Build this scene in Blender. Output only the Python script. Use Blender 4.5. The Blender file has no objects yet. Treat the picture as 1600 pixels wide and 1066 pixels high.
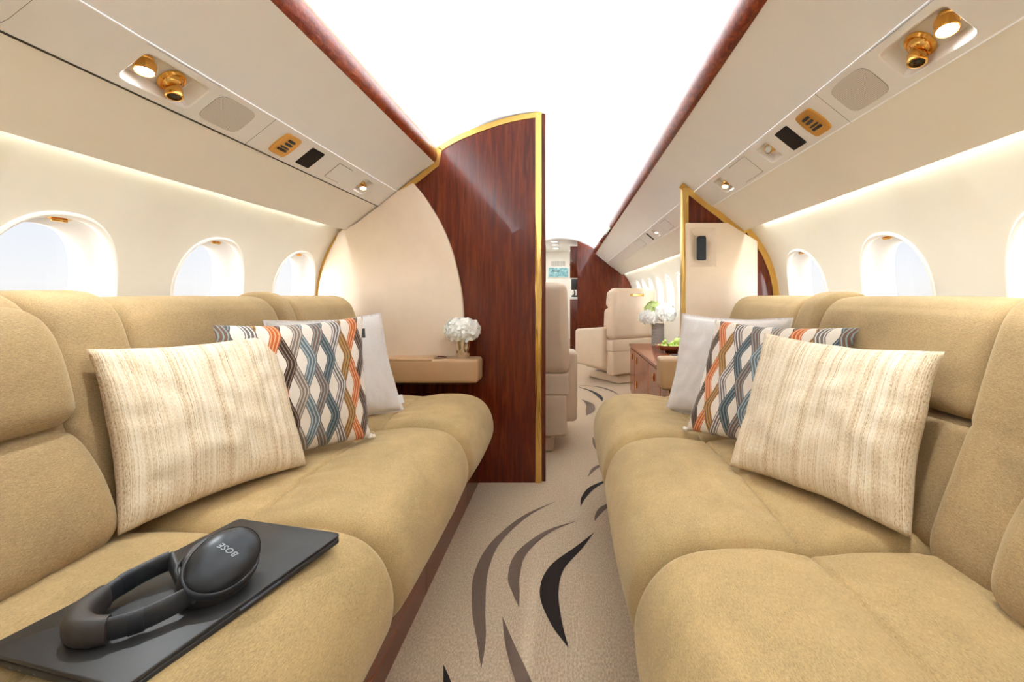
import bpy, bmesh, math, random
from mathutils import Vector, Matrix, noise

SC = bpy.context.scene
COL = SC.collection
R = random.Random(7)
PI = math.pi
V = Vector

# ------------------------------------------------------------------ camera model (metres; x right, y forward, z up)
F, VX, VY, CX, CH = 720.0, 887.0, 460.0, 0.11, 0.945


def at(x, y, Y):
    return V((CX + (x - VX) * Y / F, Y, CH - (y - VY) * Y / F))


def on_z(x, y, z=0.0):
    Y = F * (CH - z) / (y - VY)
    return V((CX + (x - VX) * Y / F, Y, z))


# ------------------------------------------------------------------ material helpers
class NT:
    def __init__(s, name):
        s.m = bpy.data.materials.new(name)
        s.m.use_nodes = True
        s.t = s.m.node_tree
        s.b = s.t.nodes['Principled BSDF']
        s._tc = None

    def n(s, typ, **kw):
        nd = s.t.nodes.new(typ)
        for k, v in kw.items():
            setattr(nd, k, v)
        return nd

    def link(s, a, b):
        s.t.links.new(a, b)

    def coord(s, which='Object'):
        if s._tc is None:
            s._tc = s.n('ShaderNodeTexCoord')
        return s._tc.outputs[which]

    def scaled(s, scale, which='Object', rot=(0, 0, 0)):
        mp = s.n('ShaderNodeMapping')
        mp.inputs['Scale'].default_value = scale
        mp.inputs['Rotation'].default_value = rot
        s.link(s.coord(which), mp.inputs['Vector'])
        return mp.outputs['Vector']

    def noise(s, vec, scale=1.0, detail=3.0, rough=0.55, dist=0.0):
        nd = s.n('ShaderNodeTexNoise')
        s.link(vec, nd.inputs['Vector'])
        nd.inputs['Scale'].default_value = scale
        nd.inputs['Detail'].default_value = detail
        nd.inputs['Roughness'].default_value = rough
        nd.inputs['Distortion'].default_value = dist
        return nd.outputs['Fac']

    def ramp(s, fac, stops, mode='LINEAR'):
        nd = s.n('ShaderNodeValToRGB')
        nd.color_ramp.interpolation = mode
        e = nd.color_ramp.elements
        while len(e) > 1:
            e.remove(e[-1])
        e[0].position, e[0].color = stops[0][0], (*stops[0][1], 1)
        for p, c in stops[1:]:
            k = e.new(p)
            k.color = (*c, 1)
        s.link(fac, nd.inputs['Fac'])
        return nd.outputs['Color']

    def math(s, op, a, b=None, c=None):
        nd = s.n('ShaderNodeMath', operation=op)
        for i, v in enumerate((a, b, c)):
            if v is None:
                continue
            if isinstance(v, (int, float)):
                nd.inputs[i].default_value = v
            else:
                s.link(v, nd.inputs[i])
        return nd.outputs[0]

    def mix(s, fac, a, b, mode='MIX'):
        nd = s.n('ShaderNodeMix', data_type='RGBA', blend_type=mode)
        for i, v in ((0, fac), (6, a), (7, b)):
            if isinstance(v, (int, float)):
                nd.inputs[i].default_value = v
            elif isinstance(v, tuple):
                nd.inputs[i].default_value = (*v, 1)
            else:
                s.link(v, nd.inputs[i])
        return nd.outputs[2]

    def bump(s, h, strength=0.2, dist=0.001):
        nd = s.n('ShaderNodeBump')
        nd.inputs['Strength'].default_value = strength
        nd.inputs['Distance'].default_value = dist
        s.link(h, nd.inputs['Height'])
        s.link(nd.outputs['Normal'], s.b.inputs['Normal'])

    def color(s, c):
        if isinstance(c, tuple):
            s.b.inputs['Base Color'].default_value = (*c, 1)
        else:
            s.link(c, s.b.inputs['Base Color'])

    def set(s, **kw):
        for k, v in kw.items():
            s.b.inputs[k.replace('_', ' ')].default_value = v
        return s


def lin(r, g, b):
    f = lambda c: ((c / 255 + 0.055) / 1.055) ** 2.4 if c > 10 else c / 255 / 12.92
    return (f(r), f(g), f(b))


def simple(name, c, rough=0.5, metal=0.0, var=0.0, vs=40.0, bump=0.0, coat=0.0):
    """a plain colour with a faint procedural mottling and grain"""
    k = NT(name)
    nz = k.noise(k.scaled((vs, vs, vs)), 1, 4)
    d = tuple(x * (1 - var) for x in c)
    e = tuple(min(1, x * (1 + var)) for x in c)
    k.color(k.ramp(nz, [(0.3, d), (0.7, e)]))
    k.set(Roughness=rough, Metallic=metal, Coat_Weight=coat, Coat_Roughness=0.04)
    if bump:
        k.bump(k.noise(k.scaled((vs * 12,) * 3), 1, 2), bump, 0.001)
    return k.m


def wood(name, dark, mid, light, burl=False, rough=0.22, along=2, coat=1.0):
    k = NT(name)
    if burl:
        v = k.scaled((22, 9, 22))
        a = k.noise(v, 1.6, 6, 0.65, 2.5)
    else:
        sc = [48.0, 48.0, 48.0]
        sc[along] = 3.2
        a = k.noise(k.scaled(tuple(sc)), 1.0, 7, 0.62, 0.8)
    sc = [260.0, 260.0, 260.0]
    sc[along] = 14.0
    b = k.noise(k.scaled(tuple(sc)), 1.0, 3)
    f = k.math('ADD', k.math('MULTIPLY', a, 0.78), k.math('MULTIPLY', b, 0.22))
    k.color(k.ramp(f, [(0.30, dark), (0.48, mid), (0.68, light)]))
    k.set(Roughness=rough, Coat_Weight=coat, Coat_Roughness=0.015, Coat_IOR=1.45)
    k.b.inputs['Specular IOR Level'].default_value = 0.12 if burl else 0.2
    return k.m


M = {}
M['cream'] = simple('cream_vinyl', (0.86, 0.83, 0.745), 0.55, 0, 0.015, 6, 0.03)
M['panel'] = simple('warm_white_panel', (0.86, 0.855, 0.83), 0.5, 0, 0.012, 5, 0.04)
M['vault'] = simple('white_headliner', (0.88, 0.855, 0.815), 0.6, 0, 0.01, 5, 0.02)
M['plastic'] = simple('ivory_plastic', (0.83, 0.82, 0.79), 0.35, 0, 0.01, 30)
M['lip'] = simple('white_window_plastic', (0.92, 0.90, 0.87), 0.35, 0, 0.01, 30)
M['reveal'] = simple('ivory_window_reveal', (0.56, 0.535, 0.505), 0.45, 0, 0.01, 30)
M['gap'] = simple('dark_gap', (0.05, 0.04, 0.03), 0.8)
M['wood'] = wood('polished_mahogany', lin(56, 15, 6), lin(84, 29, 12), lin(114, 49, 24), coat=0.35)
M['woodh'] = wood('polished_mahogany_panel', lin(66, 24, 14), lin(104, 46, 28), lin(134, 70, 46), along=1, coat=0.25)
M['burl'] = wood('burl_veneer', lin(58, 16, 6), lin(106, 38, 15), lin(150, 72, 32), burl=True, coat=0.04, rough=0.3)
M['table'] = wood('credenza_veneer', lin(84, 34, 16), lin(130, 64, 36), lin(160, 92, 58), along=1, coat=0.2)
M['gold'] = simple('gold_trim', (0.74, 0.47, 0.13), 0.28, 1.0, 0.03, 20)
M['gold_mirror'] = simple('mirror_gold', (0.80, 0.52, 0.16), 0.09, 1.0, 0.02, 20)
M['brass'] = simple('polished_brass', (0.86, 0.50, 0.14), 0.12, 1.0, 0.02, 20)
M['switch'] = simple('satin_brass', (0.72, 0.40, 0.10), 0.3, 1.0, 0.04, 60)
M['chrome'] = simple('polished_chrome', (0.86, 0.84, 0.82), 0.06, 1.0, 0.01, 20)
M['silver'] = simple('silver_tumbler', (0.80, 0.77, 0.74), 0.14, 1.0, 0.04, 40)
M['leather'] = simple('tan_leather', (0.82, 0.68, 0.53), 0.42, 0, 0.03, 12, 0.10)
M['leather2'] = simple('tan_leather_seat', (0.64, 0.495, 0.355), 0.36, 0, 0.03, 12, 0.10)
M['leather3'] = simple('box_leather', (0.42, 0.255, 0.125), 0.42, 0, 0.03, 12, 0.10)
M['black'] = simple('black_plastic', (0.018, 0.018, 0.02), 0.35, 0, 0.1, 60)
M['screen'] = simple('dark_brown_screen', (0.014, 0.009, 0.007), 0.6, 0, 0.05, 60)
M['screen'].node_tree.nodes['Principled BSDF'].inputs['Specular IOR Level'].default_value = 0.15
M['fabric_black'] = simple('black_mesh_fabric', (0.03, 0.034, 0.042), 0.8, 0, 0.2, 400, 0.3)
M['laptop'] = simple('space_black_aluminium', (0.020, 0.018, 0.017), 0.46, 0.25, 0.06, 300)
M['laptop_edge'] = simple('laptop_groove', (0.12, 0.14, 0.19), 0.35, 0.4, 0.05, 60)
M['hp'] = simple('matte_black_headphone', (0.016, 0.016, 0.017), 0.42, 0.0, 0.1, 200)
M['hp_shell'] = simple('satin_black_shell', (0.022, 0.023, 0.026), 0.36, 0.35, 0.05, 80)
M['hp_yoke'] = simple('graphite_yoke', (0.05, 0.052, 0.058), 0.38, 0.4, 0.05, 80)
M['hp_pad'] = simple('black_protein_leather', (0.026, 0.020, 0.017), 0.5, 0, 0.1, 120, 0.2)
M['logo'] = simple('pale_grey_print', (0.32, 0.33, 0.34), 0.35, 0.4)
M['white_tag'] = simple('white_cloth_tag', (0.80, 0.80, 0.81), 0.8, 0, 0.03, 90)
M['petal'] = simple('white_petal', (0.93, 0.94, 0.90), 0.6, 0, 0.05, 60)
M['petal_green'] = simple('green_petal', (0.58, 0.68, 0.26), 0.6, 0, 0.15, 60)
M['leaf'] = simple('green_stem', (0.22, 0.34, 0.08), 0.5, 0, 0.2, 40)
M['grape'] = simple('green_grape', (0.50, 0.66, 0.16), 0.25, 0, 0.12, 40)
M['vase'] = simple('taupe_ribbed_ceramic', (0.27, 0.235, 0.205), 0.6, 0, 0.06, 40)
M['bowl'] = simple('bronze_bowl', (0.36, 0.14, 0.06), 0.2, 0.4, 0.1, 30, 0, 1.0)
M['galley'] = simple('white_galley_laminate', (0.86, 0.84, 0.80), 0.4, 0, 0.01, 8)
M['grille'] = None


def mk_grille():
    k = NT('perforated_speaker_cover')
    v = k.scaled((1, 1, 1), 'UV')
    vo = k.n('ShaderNodeTexVoronoi')
    vo.inputs['Scale'].default_value = 34
    vo.inputs['Randomness'].default_value = 0.0
    k.link(v, vo.inputs['Vector'])
    k.color(k.ramp(vo.outputs['Distance'], [(0.22, (0.26, 0.235, 0.205)), (0.32, (0.66, 0.62, 0.555))]))
    k.set(Roughness=0.5)
    return k.m


M['grille'] = mk_grille()


def mk_vent():
    k = NT('ribbed_vent')
    w = k.n('ShaderNodeTexWave', wave_type='BANDS', bands_direction='X')
    w.inputs['Scale'].default_value = 14
    k.link(k.coord('Object'), w.inputs['Vector'])
    k.color(k.ramp(w.outputs['Fac'], [(0.3, (0.33, 0.32, 0.28)), (0.6, (0.75, 0.72, 0.66))]))
    k.set(Roughness=0.5)
    return k.m


M['galley_vent'] = mk_vent()


def mk_emit(name, c, s):
    k = NT(name)
    k.color((0.9, 0.9, 0.9))
    k.b.inputs['Emission Color'].default_value = (*c, 1)
    k.b.inputs['Emission Strength'].default_value = s
    nz = k.noise(k.scaled((30, 30, 30)), 1, 2)
    k.link(k.math('ADD', k.math('MULTIPLY', nz, 0.1), 0.2), k.b.inputs['Roughness'])
    return k.m


M['lamp'] = mk_emit('lit_lamp_lens', (1.0, 0.97, 0.92), 6.0)
M['lens_off'] = simple('unlit_frosted_lens', (0.62, 0.64, 0.60), 0.3)


def mk_map():
    k = NT('teal_map_display')
    a = k.noise(k.scaled((26, 26, 26)), 1, 5, 0.7)
    k.color(k.ramp(a, [(0.35, (0.06, 0.19, 0.22)), (0.5, (0.16, 0.34, 0.36)), (0.65, (0.42, 0.56, 0.55))]))
    k.link(k.ramp(a, [(0.35, (0.06, 0.19, 0.22)), (0.5, (0.16, 0.34, 0.36)), (0.65, (0.42, 0.56, 0.55))]), k.b.inputs['Emission Color'])
    k.b.inputs['Emission Strength'].default_value = 0.35
    k.set(Roughness=0.3)
    return k.m


M['map'] = mk_map()


def mk_glass():
    k = NT('window_glass')
    t = k.n('ShaderNodeBsdfTransparent')
    t.inputs['Color'].default_value = (0.97, 0.98, 1, 1)
    g = k.n('ShaderNodeBsdfGlossy')
    g.inputs['Roughness'].default_value = 0.02
    fr = k.n('ShaderNodeLayerWeight')
    fr.inputs['Blend'].default_value = 0.25
    mx = k.n('ShaderNodeMixShader')
    k.link(k.math('MULTIPLY_ADD', fr.outputs['Facing'], 0.08, 0.01), mx.inputs[0])
    k.link(t.outputs[0], mx.inputs[1])
    k.link(g.outputs[0], mx.inputs[2])
    k.link(mx.outputs[0], k.t.nodes['Material Output'].inputs['Surface'])
    k.t.nodes.remove(k.b)
    return k.m


M['glass'] = mk_glass()


def mk_chenille(name, base, sheen=0.35):
    """velvety woven chenille: short streaks along the length, patches of brushed nap"""
    k = NT(name)
    st = k.noise(k.scaled((820, 150, 820)), 1, 3, 0.6)
    wv = k.noise(k.scaled((420, 640, 420)), 1, 2, 0.5)
    nap = k.noise(k.scaled((7, 4.5, 7)), 1, 5, 0.62, 0.6)
    f = k.math('ADD', k.math('MULTIPLY', st, 0.46), k.math('ADD', k.math('MULTIPLY', wv, 0.22), k.math('MULTIPLY', nap, 0.32)))
    d = tuple(x * 0.70 for x in base)
    e = tuple(min(1, x * 1.32) for x in base)
    k.color(k.ramp(f, [(0.38, d), (0.50, base), (0.62, e)]))
    k.set(Roughness=0.85, Sheen_Weight=sheen, Sheen_Roughness=0.4)
    k.b.inputs['Sheen Tint'].default_value = (1.0, 0.88, 0.62, 1)
    k.b.inputs['Specular IOR Level'].default_value = 0.2
    k.bump(k.math('ADD', st, wv), 0.35, 0.0012)
    return k.m


M['sofa_seat'] = mk_chenille('gold_chenille_seat', (0.365, 0.248, 0.112), 0.3)
M['sofa_back'] = mk_chenille('gold_chenille_back', (0.315, 0.212, 0.103), 0.25)


def mk_carpet(name, base, amp=0.22):
    k = NT(name)
    a = k.noise(k.scaled((230, 110, 230)), 1, 2, 0.6)
    w = k.n('ShaderNodeTexWave', wave_type='BANDS', bands_direction='X')
    w.inputs['Scale'].default_value = 95
    w.inputs['Distortion'].default_value = 2.5
    w.inputs['Detail Scale'].default_value = 3
    k.link(k.coord('Object'), w.inputs['Vector'])
    f = k.math('ADD', k.math('MULTIPLY', a, 0.75), k.math('MULTIPLY', w.outputs['Fac'], 0.25))
    k.color(k.ramp(f, [(0.3, tuple(x * (1 - amp) for x in base)), (0.7, tuple(x * (1 + amp) for x in base))]))
    k.set(Roughness=0.95, Sheen_Weight=0.15)
    k.b.inputs['Specular IOR Level'].default_value = 0.1
    k.bump(f, 0.5, 0.002)
    return k.m


M['carpet'] = mk_carpet('looped_wool_carpet', (0.45, 0.338, 0.228), 0.36)
M['carpet_taupe'] = mk_carpet('taupe_carpet_inlay', lin(96, 77, 64), 0.12)
M['carpet_dark'] = mk_carpet('espresso_carpet_inlay', lin(30, 20, 16), 0.15)


def mk_striated():
    k = NT('striated_beige_weave')
    a = k.noise(k.scaled((170, 0.30, 1), 'UV'), 1, 3, 0.7)
    b = k.noise(k.scaled((270, 60, 1), 'UV'), 1, 2, 0.6)
    c = k.noise(k.scaled((22, 0.12, 1), 'UV'), 1, 2, 0.5)
    g = k.noise(k.scaled((90, 1.6, 5), 'UV'), 1, 2, 0.5)
    f = k.math('ADD', k.math('MULTIPLY', a, 0.46), k.math('ADD', k.math('MULTIPLY', b, 0.30), k.math('MULTIPLY', c, 0.24)))
    col = k.ramp(f, [(0.36, lin(128, 96, 72)), (0.425, lin(186, 157, 122)), (0.475, lin(216, 197, 165)), (0.53, lin(229, 215, 190)), (0.60, lin(240, 230, 215)), (0.66, lin(208, 182, 152))])
    col = k.mix(k.math('MULTIPLY', k.math('GREATER_THAN', g, 0.72), 0.55), col, lin(214, 176, 116))
    k.color(col)
    k.set(Roughness=0.85, Sheen_Weight=0.1)
    k.b.inputs['Specular IOR Level'].default_value = 0.2
    k.bump(k.math('ADD', a, b), 0.5, 0.0015)
    return k.m


M['striated'] = mk_striated()


def mk_linen():
    k = NT('pale_grey_linen')
    a = k.noise(k.scaled((330, 60, 1), 'UV'), 1, 3)
    b = k.noise(k.scaled((60, 330, 1), 'UV'), 1, 3)
    f = k.math('MULTIPLY', k.math('ADD', a, b), 0.5)
    k.color(k.ramp(f, [(0.35, lin(206, 200, 196)), (0.65, lin(232, 227, 224))]))
    k.set(Roughness=0.85, Sheen_Weight=0.15)
    k.bump(f, 0.3, 0.001)
    return k.m


M['linen'] = mk_linen()


def mk_zigzag(flip):
    """interlaced zigzag ribbons, each ribbon carrying three pale stripes"""
    k = NT('zigzag_ribbon_weave' + ('_mirrored' if flip else ''))
    sep = k.n('ShaderNodeSeparateXYZ')
    k.link(k.coord('UV'), sep.inputs[0])
    u, v = sep.outputs[0], sep.outputs[1]
    if flip:
        u = k.math('SUBTRACT', 1.0, u)
    NB = 14.0                                     # ribbons across
    x0 = k.math('MULTIPLY', u, NB)
    ph = k.math('MULTIPLY', v, 2.15)
    tri = k.math('MULTIPLY', k.math('ABSOLUTE', k.math('SUBTRACT', k.math('FRACT', ph), 0.5)), 4.0)   # 0..2
    tri = k.math('SUBTRACT', tri, 1.0)
    # flatten the peaks so that the ribbons run straight for a short while at each turn
    tri = k.math('MINIMUM', k.math('MAXIMUM', k.math('MULTIPLY', tri, 1.18), -1.0), 1.0)
    off = k.math('MULTIPLY', tri, 0.5)
    base = lin(236, 226, 214)
    cols = [lin(112, 84, 68), lin(62, 68, 70), lin(108, 98, 92), lin(176, 130, 72), lin(184, 92, 44), lin(50, 33, 25), lin(128, 110, 95), lin(96, 104, 106)]
    pale = [lin(142, 156, 158), lin(122, 136, 139), lin(232, 228, 222), lin(92, 70, 52), lin(224, 168, 122), lin(138, 112, 92), lin(198, 188, 176), lin(170, 184, 188)]
    layers = {}
    for fam in (1, 0):
        xx = k.math('ADD' if fam else 'SUBTRACT', x0, off)
        xs = k.math('DIVIDE', k.math('ADD', xx, 1.0 - fam), 2.0)
        cell = k.math('FLOOR', xs)
        loc = k.math('SUBTRACT', k.math('FRACT', xs), 0.5)              # -.5.. .5 across two ribbon widths
        inside = k.math('LESS_THAN', k.math('ABSOLUTE', loc), 0.245)
        t = k.math('FRACT', k.math('ADD', k.math('MULTIPLY', cell, 0.25), 0.02 + fam * 0.125))
        ca = k.ramp(t, [(i / 8, cols[i]) for i in range(8)], 'CONSTANT')
        cb = k.ramp(t, [(i / 8, pale[i]) for i in range(8)], 'CONSTANT')
        st = k.math('FRACT', k.math('ADD', k.math('MULTIPLY', loc, 6.1), 0.5))
        stripe = k.math('LESS_THAN', k.math('ABSOLUTE', k.math('SUBTRACT', st, 0.5)), 0.17)
        layers[fam] = (inside, k.mix(stripe, ca, cb))
    # whichever ribbon swings to the right lies on top
    o1 = k.mix(layers[0][0], k.mix(layers[1][0], base, layers[1][1]), layers[0][1])
    o2 = k.mix(layers[1][0], k.mix(layers[0][0], base, layers[0][1]), layers[1][1])
    out = k.mix(k.math('GREATER_THAN', off, 0.0), o2, o1)
    wv = k.noise(k.scaled((500, 160, 1), 'UV'), 1, 2)
    out = k.mix(0.35, out, k.ramp(wv, [(0.3, (0.55, 0.55, 0.55)), (0.7, (1.0, 1.0, 1.0))]), 'MULTIPLY')
    k.color(out)
    k.set(Roughness=0.85, Sheen_Weight=0.2)
    k.b.inputs['Specular IOR Level'].default_value = 0.2
    k.bump(wv, 0.35, 0.001)
    return k.m


M['zigzag'] = mk_zigzag(False)
M['zigzag2'] = mk_zigzag(True)

# ------------------------------------------------------------------ object helpers


def tag(o, label=None, cat=None, group=None, kind=None):
    for k_, v_ in (('label', label), ('category', cat), ('group', group), ('kind', kind)):
        if v_:
            o[k_] = v_
    return o


def thing(name, label, cat, loc=(0, 0, 0), group=None, rotz=0.0, kind=None):
    o = bpy.data.objects.new(name, None)
    o.empty_display_size = 0.05
    COL.objects.link(o)
    o.location = loc
    o.rotation_euler = (0, 0, rotz)
    return tag(o, label, cat, group, kind)


def origin_of(parent):
    p = V((0, 0, 0))
    while parent is not None:
        p += parent.location
        parent = parent.parent
    return p


def obj(name, bm, mats, parent=None, smooth=True, local=False, loc=None, angle=None, kind=None, label=None, keep=False):
    """link a bmesh as one object; vertices are in world space unless local"""
    if isinstance(mats, str):
        mats = [mats]
    me = bpy.data.meshes.new(name)
    if not keep:
        bmesh.ops.recalc_face_normals(bm, faces=bm.faces)
    base = V((0, 0, 0))
    if not local:
        base = origin_of(parent)
        if loc is not None:
            base = V(loc)
        bm.transform(Matrix.Translation(-base))
    for f in bm.faces:
        f.smooth = smooth
    bm.to_mesh(me)
    bm.free()
    for m in mats:
        me.materials.append(M[m])
    if smooth and angle is not None:
        me.set_sharp_from_angle(angle=math.radians(angle))
    o = bpy.data.objects.new(name, me)
    COL.objects.link(o)
    if parent is not None:
        o.parent = parent
    elif loc is not None and not local:
        o.location = base
    if kind:
        o['kind'] = kind
    if label:
        o['label'] = label
    return o


def BM():
    return bmesh.new()


def add_box(bm, lo, hi, bev=0.0, seg=3, mi=0, M4=None):
    ret = bmesh.ops.create_cube(bm, size=1.0)
    vs = ret['verts']
    lo, hi = V(lo), V(hi)
    for v in vs:
        v.co = V(((lo[i] + hi[i]) / 2 + v.co[i] * (hi[i] - lo[i]) for i in range(3)))
    fs = list({f for v in vs for f in v.link_faces})
    if bev > 0:
        es = list({e for v in vs for e in v.link_edges})
        r = bmesh.ops.bevel(bm, geom=es, offset=bev, segments=seg, affect='EDGES', profile=0.5)
        fs = list({f for v in r['verts'] for f in v.link_faces} | {f for f in fs if f.is_valid})
    for f in fs:
        if f.is_valid:
            f.material_index = mi
    vv = list({v for f in fs if f.is_valid for v in f.verts})
    if M4 is not None:
        for v in vv:
            v.co = M4 @ v.co
    return vv


def add_lathe(bm, prof, M4=None, seg=32, sx=1.0, sy=1.0, mi=0, cap0=True, cap1=True):
    """rings of (radius, height) about local z"""
    M4 = M4 or Matrix()
    rings = []
    for r, h in prof:
        rings.append([bm.verts.new(M4 @ V((r * sx * math.cos(2 * PI * i / seg), r * sy * math.sin(2 * PI * i / seg), h))) for i in range(seg)])
    for a, b in zip(rings, rings[1:]):
        for i in range(seg):
            f = bm.faces.new((a[i], a[(i + 1) % seg], b[(i + 1) % seg], b[i]))
            f.material_index = mi
    if cap0:
        bm.faces.new(rings[0][::-1]).material_index = mi
    if cap1:
        bm.faces.new(rings[-1]).material_index = mi
    return rings


def frame(origin, z, x=None):
    """matrix whose local z is z and local x close to x"""
    z = V(z).normalized()
    x = V(x) if x is not None else (V((1, 0, 0)) if abs(z.x) < 0.9 else V((0, 1, 0)))
    x = (x - z * x.dot(z)).normalized()
    y = z.cross(x)
    m = Matrix((x, y, z)).transposed().to_4x4()
    m.translation = V(origin)
    return m


def catmull(pts, n, closed=False):
    P = [V(p) for p in pts]
    N = len(P)
    out = []
    segs = N if closed else N - 1
    for i in range(segs):
        p1, p2 = P[i], P[(i + 1) % N]
        p0 = P[(i - 1) % N] if (closed or i > 0) else p1 * 2 - p2
        p3 = P[(i + 2) % N] if (closed or i + 2 < N) else p2 * 2 - p1
        for k in range(n):
            t = k / n
            out.append(0.5 * ((2 * p1) + (p2 - p0) * t + (2 * p0 - 5 * p1 + 4 * p2 - p3) * t * t + (3 * p1 - p0 - 3 * p2 + p3) * t ** 3))
    if not closed:
        out.append(P[-1])
    return out


def add_tube(bm, path, w, h, ups, seg=12, mi=0, n=2.6, caps=True):
    """superellipse section (w along side, h along up) swept on path; w/h may be lists"""
    N = len(path)
    rings = []
    for i, p in enumerate(path):
        t = (path[min(i + 1, N - 1)] - path[max(i - 1, 0)]).normalized()
        up = ups[i] if isinstance(ups, list) else ups
        up = (up - t * up.dot(t)).normalized()
        sd = t.cross(up)
        ww = w[i] if isinstance(w, list) else w
        hh = h[i] if isinstance(h, list) else h
        ring = []
        for k in range(seg):
            a = 2 * PI * k / seg
            c, s_ = math.cos(a), math.sin(a)
            rho = (abs(c) ** n + abs(s_) ** n) ** (-1 / n)
            ring.append(bm.verts.new(p + sd * (c * rho * ww) + up * (s_ * rho * hh)))
        rings.append(ring)
    for a, b in zip(rings, rings[1:]):
        for i in range(seg):
            bm.faces.new((a[i], a[(i + 1) % seg], b[(i + 1) % seg], b[i])).material_index = mi
    if caps:
        bm.faces.new(rings[0][::-1]).material_index = mi
        bm.faces.new(rings[-1]).material_index = mi


def add_extrude(bm, pts, y0, y1, mi=0, ny=1):
    """open polyline (x,z) extruded along y"""
    cols = []
    for j in range(ny + 1):
        y = y0 + (y1 - y0) * j / ny
        cols.append([bm.verts.new((p[0], y, p[1])) for p in pts])
    for a, b in zip(cols, cols[1:]):
        for i in range(len(pts) - 1):
            bm.faces.new((a[i], a[i + 1], b[i + 1], b[i])).material_index = mi


def add_slab(bm, pts, y0, y1, mi=0, bev=0.0, seg=3):
    """closed polygon (x,z) with thickness y0..y1; bevel on the y0 side"""
    a = [bm.verts.new((p[0], y0, p[1])) for p in pts]
    b = [bm.verts.new((p[0], y1, p[1])) for p in pts]
    n = len(pts)
    fa = bm.faces.new(a)
    fb = bm.faces.new(b[::-1])
    fs = [fa, fb]
    for i in range(n):
        fs.append(bm.faces.new((a[i], b[i], b[(i + 1) % n], a[(i + 1) % n])))
    for f in fs:
        f.material_index = mi
    if bev:
        bmesh.ops.bevel(bm, geom=list(fa.edges), offset=bev, segments=seg, affect='EDGES', profile=0.5)


def add_ribbon(bm, outer, inner, y0, y1, mi=0):
    """flat band between two equally long polylines (x,z) with thickness"""
    n = len(outer)
    g = [[bm.verts.new((p[0], y, p[1])) for p in pl] for y in (y0, y1) for pl in (outer, inner)]
    o0, i0, o1, i1 = g
    for k in range(n - 1):
        for q in ((o0[k], o0[k + 1], i0[k + 1], i0[k]), (o1[k], i1[k], i1[k + 1], o1[k + 1]),
                  (o0[k], o1[k], o1[k + 1], o0[k + 1]), (i0[k], i0[k + 1], i1[k + 1], i1[k])):
            bm.faces.new(q).material_index = mi
    for k in (0, n - 1):
        bm.faces.new((o0[k], i0[k], i1[k], o1[k])).material_index = mi


# ------------------------------------------------------------------ cabin shell
Y0, Y1, YB = -0.9, 7.5, 2.31
VAULT = [(0.0, 1.858), (0.06, 1.855), (0.17, 1.836), (0.293, 1.80), (0.429, 1.747), (0.50, 1.710), (0.545, 1.680), (0.578, 1.652)]   # the bulkhead's arch
HEAD = [(0.0, 1.862), (0.06, 1.860), (0.17, 1.845), (0.293, 1.812), (0.429, 1.764), (0.52, 1.730), (0.575, 1.708), (0.606, 1.680)]     # headliner, flaring into the coves
SIDE = [(0.556, 1.604), (0.742, 1.460)]
STRIP = [(0.742, 1.460), (0.836, 1.385)]
LOWER = [(0.836, 1.385), (0.88, 1.353), (0.94, 1.305), (0.988, 1.266)]
ZT, ZC, ZH = 1.292, 0.935, 0.357


def wall_x(z, s):
    if s < 0:
        return 1.152 - 1.05 * max(0.0, z - 0.75) ** 3.2
    return 1.175 - 1.20 * max(0.0, z - 0.75) ** 3.2


# floor with its inlaid carpet pattern
bm = BM()
f = bm.faces.new([bm.verts.new(p) for p in ((-1.2, Y0, 0), (1.2, Y0, 0), (1.2, 9.8, 0), (-1.2, 9.8, 0))])


def swoosh(spine, mi):
    """spine: (x, y, width) in photo-measured floor points, drawn as an inlay a hair above the pile"""
    pts = [on_z(x, y) for x, y, w in spine]
    ws = [w for _, _, w in spine]
    P = catmull([(p.x, p.y, w) for p, w in zip(pts, ws)], 8)
    L, Rr = [], []
    for i, p in enumerate(P):
        t = (P[min(i + 1, len(P) - 1)] - P[max(i - 1, 0)])
        n = V((-t.y, t.x)).normalized() * max(p.z, 0.0005) * 0.5
        L.append(bm.verts.new((p.x + n.x, p.y + n.y, 0.0015)))
        Rr.append(bm.verts.new((p.x - n.x, p.y - n.y, 0.0015)))
    for i in range(len(P) - 1):
        f = bm.faces.new((L[i], L[i + 1], Rr[i + 1], Rr[i]))
        f.material_index = mi
        if f.normal.z < 0:
            f.normal_flip()
    bm.normal_update()
    for f in bm.faces:
        if f.normal.z < 0:
            f.normal_flip()


swoosh([(868, 784, .001), (820, 808, .022), (775, 848, .035), (752, 895, .046), (748, 950, .040), (752, 1000, .024), (752, 1046, .001)], 1)
swoosh([(900, 815, .001), (855, 832, .022), (815, 865, .038), (803, 900, .040), (806, 925, .024), (811, 949, .001)], 1)
swoosh([(928, 833, .001), (905, 856, .026), (870, 888, .052), (858, 925, .060), (868, 970, .036), (888, 1013, .001)], 2)
swoosh([(785, 965, .001), (797, 1010, .024), (818, 1066, .036), (850, 1150, .03), (880, 1230, .001)], 1)
swoosh([(693, 1040, .001), (700, 1075, .02), (712, 1150, .03), (725, 1230, .001)], 2)
swoosh([(948, 751, .012), (925, 763, .030), (912, 778, .022), (907, 792, .001)], 2)
swoosh([(958, 786, .020), (942, 795, .030), (933, 806, .018), (929, 815, .001)], 1)
swoosh([(948, 724, .016), (930, 732, .026), (918, 746, .001)], 1)
swoosh([(926, 683, .001), (930, 694, .03), (936, 704, .03), (944, 712, .001)], 1)
swoosh([(904, 605, .010), (925, 612, .035), (938, 621, .04), (941, 628, .001)], 2)
swoosh([(904, 602, .010), (935, 605, .03), (955, 611, .03), (968, 618, .001)], 1)
swoosh([(908, 624, .001), (921, 632, .06), (922, 642, .07), (916, 650, .001)], 1)
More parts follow.
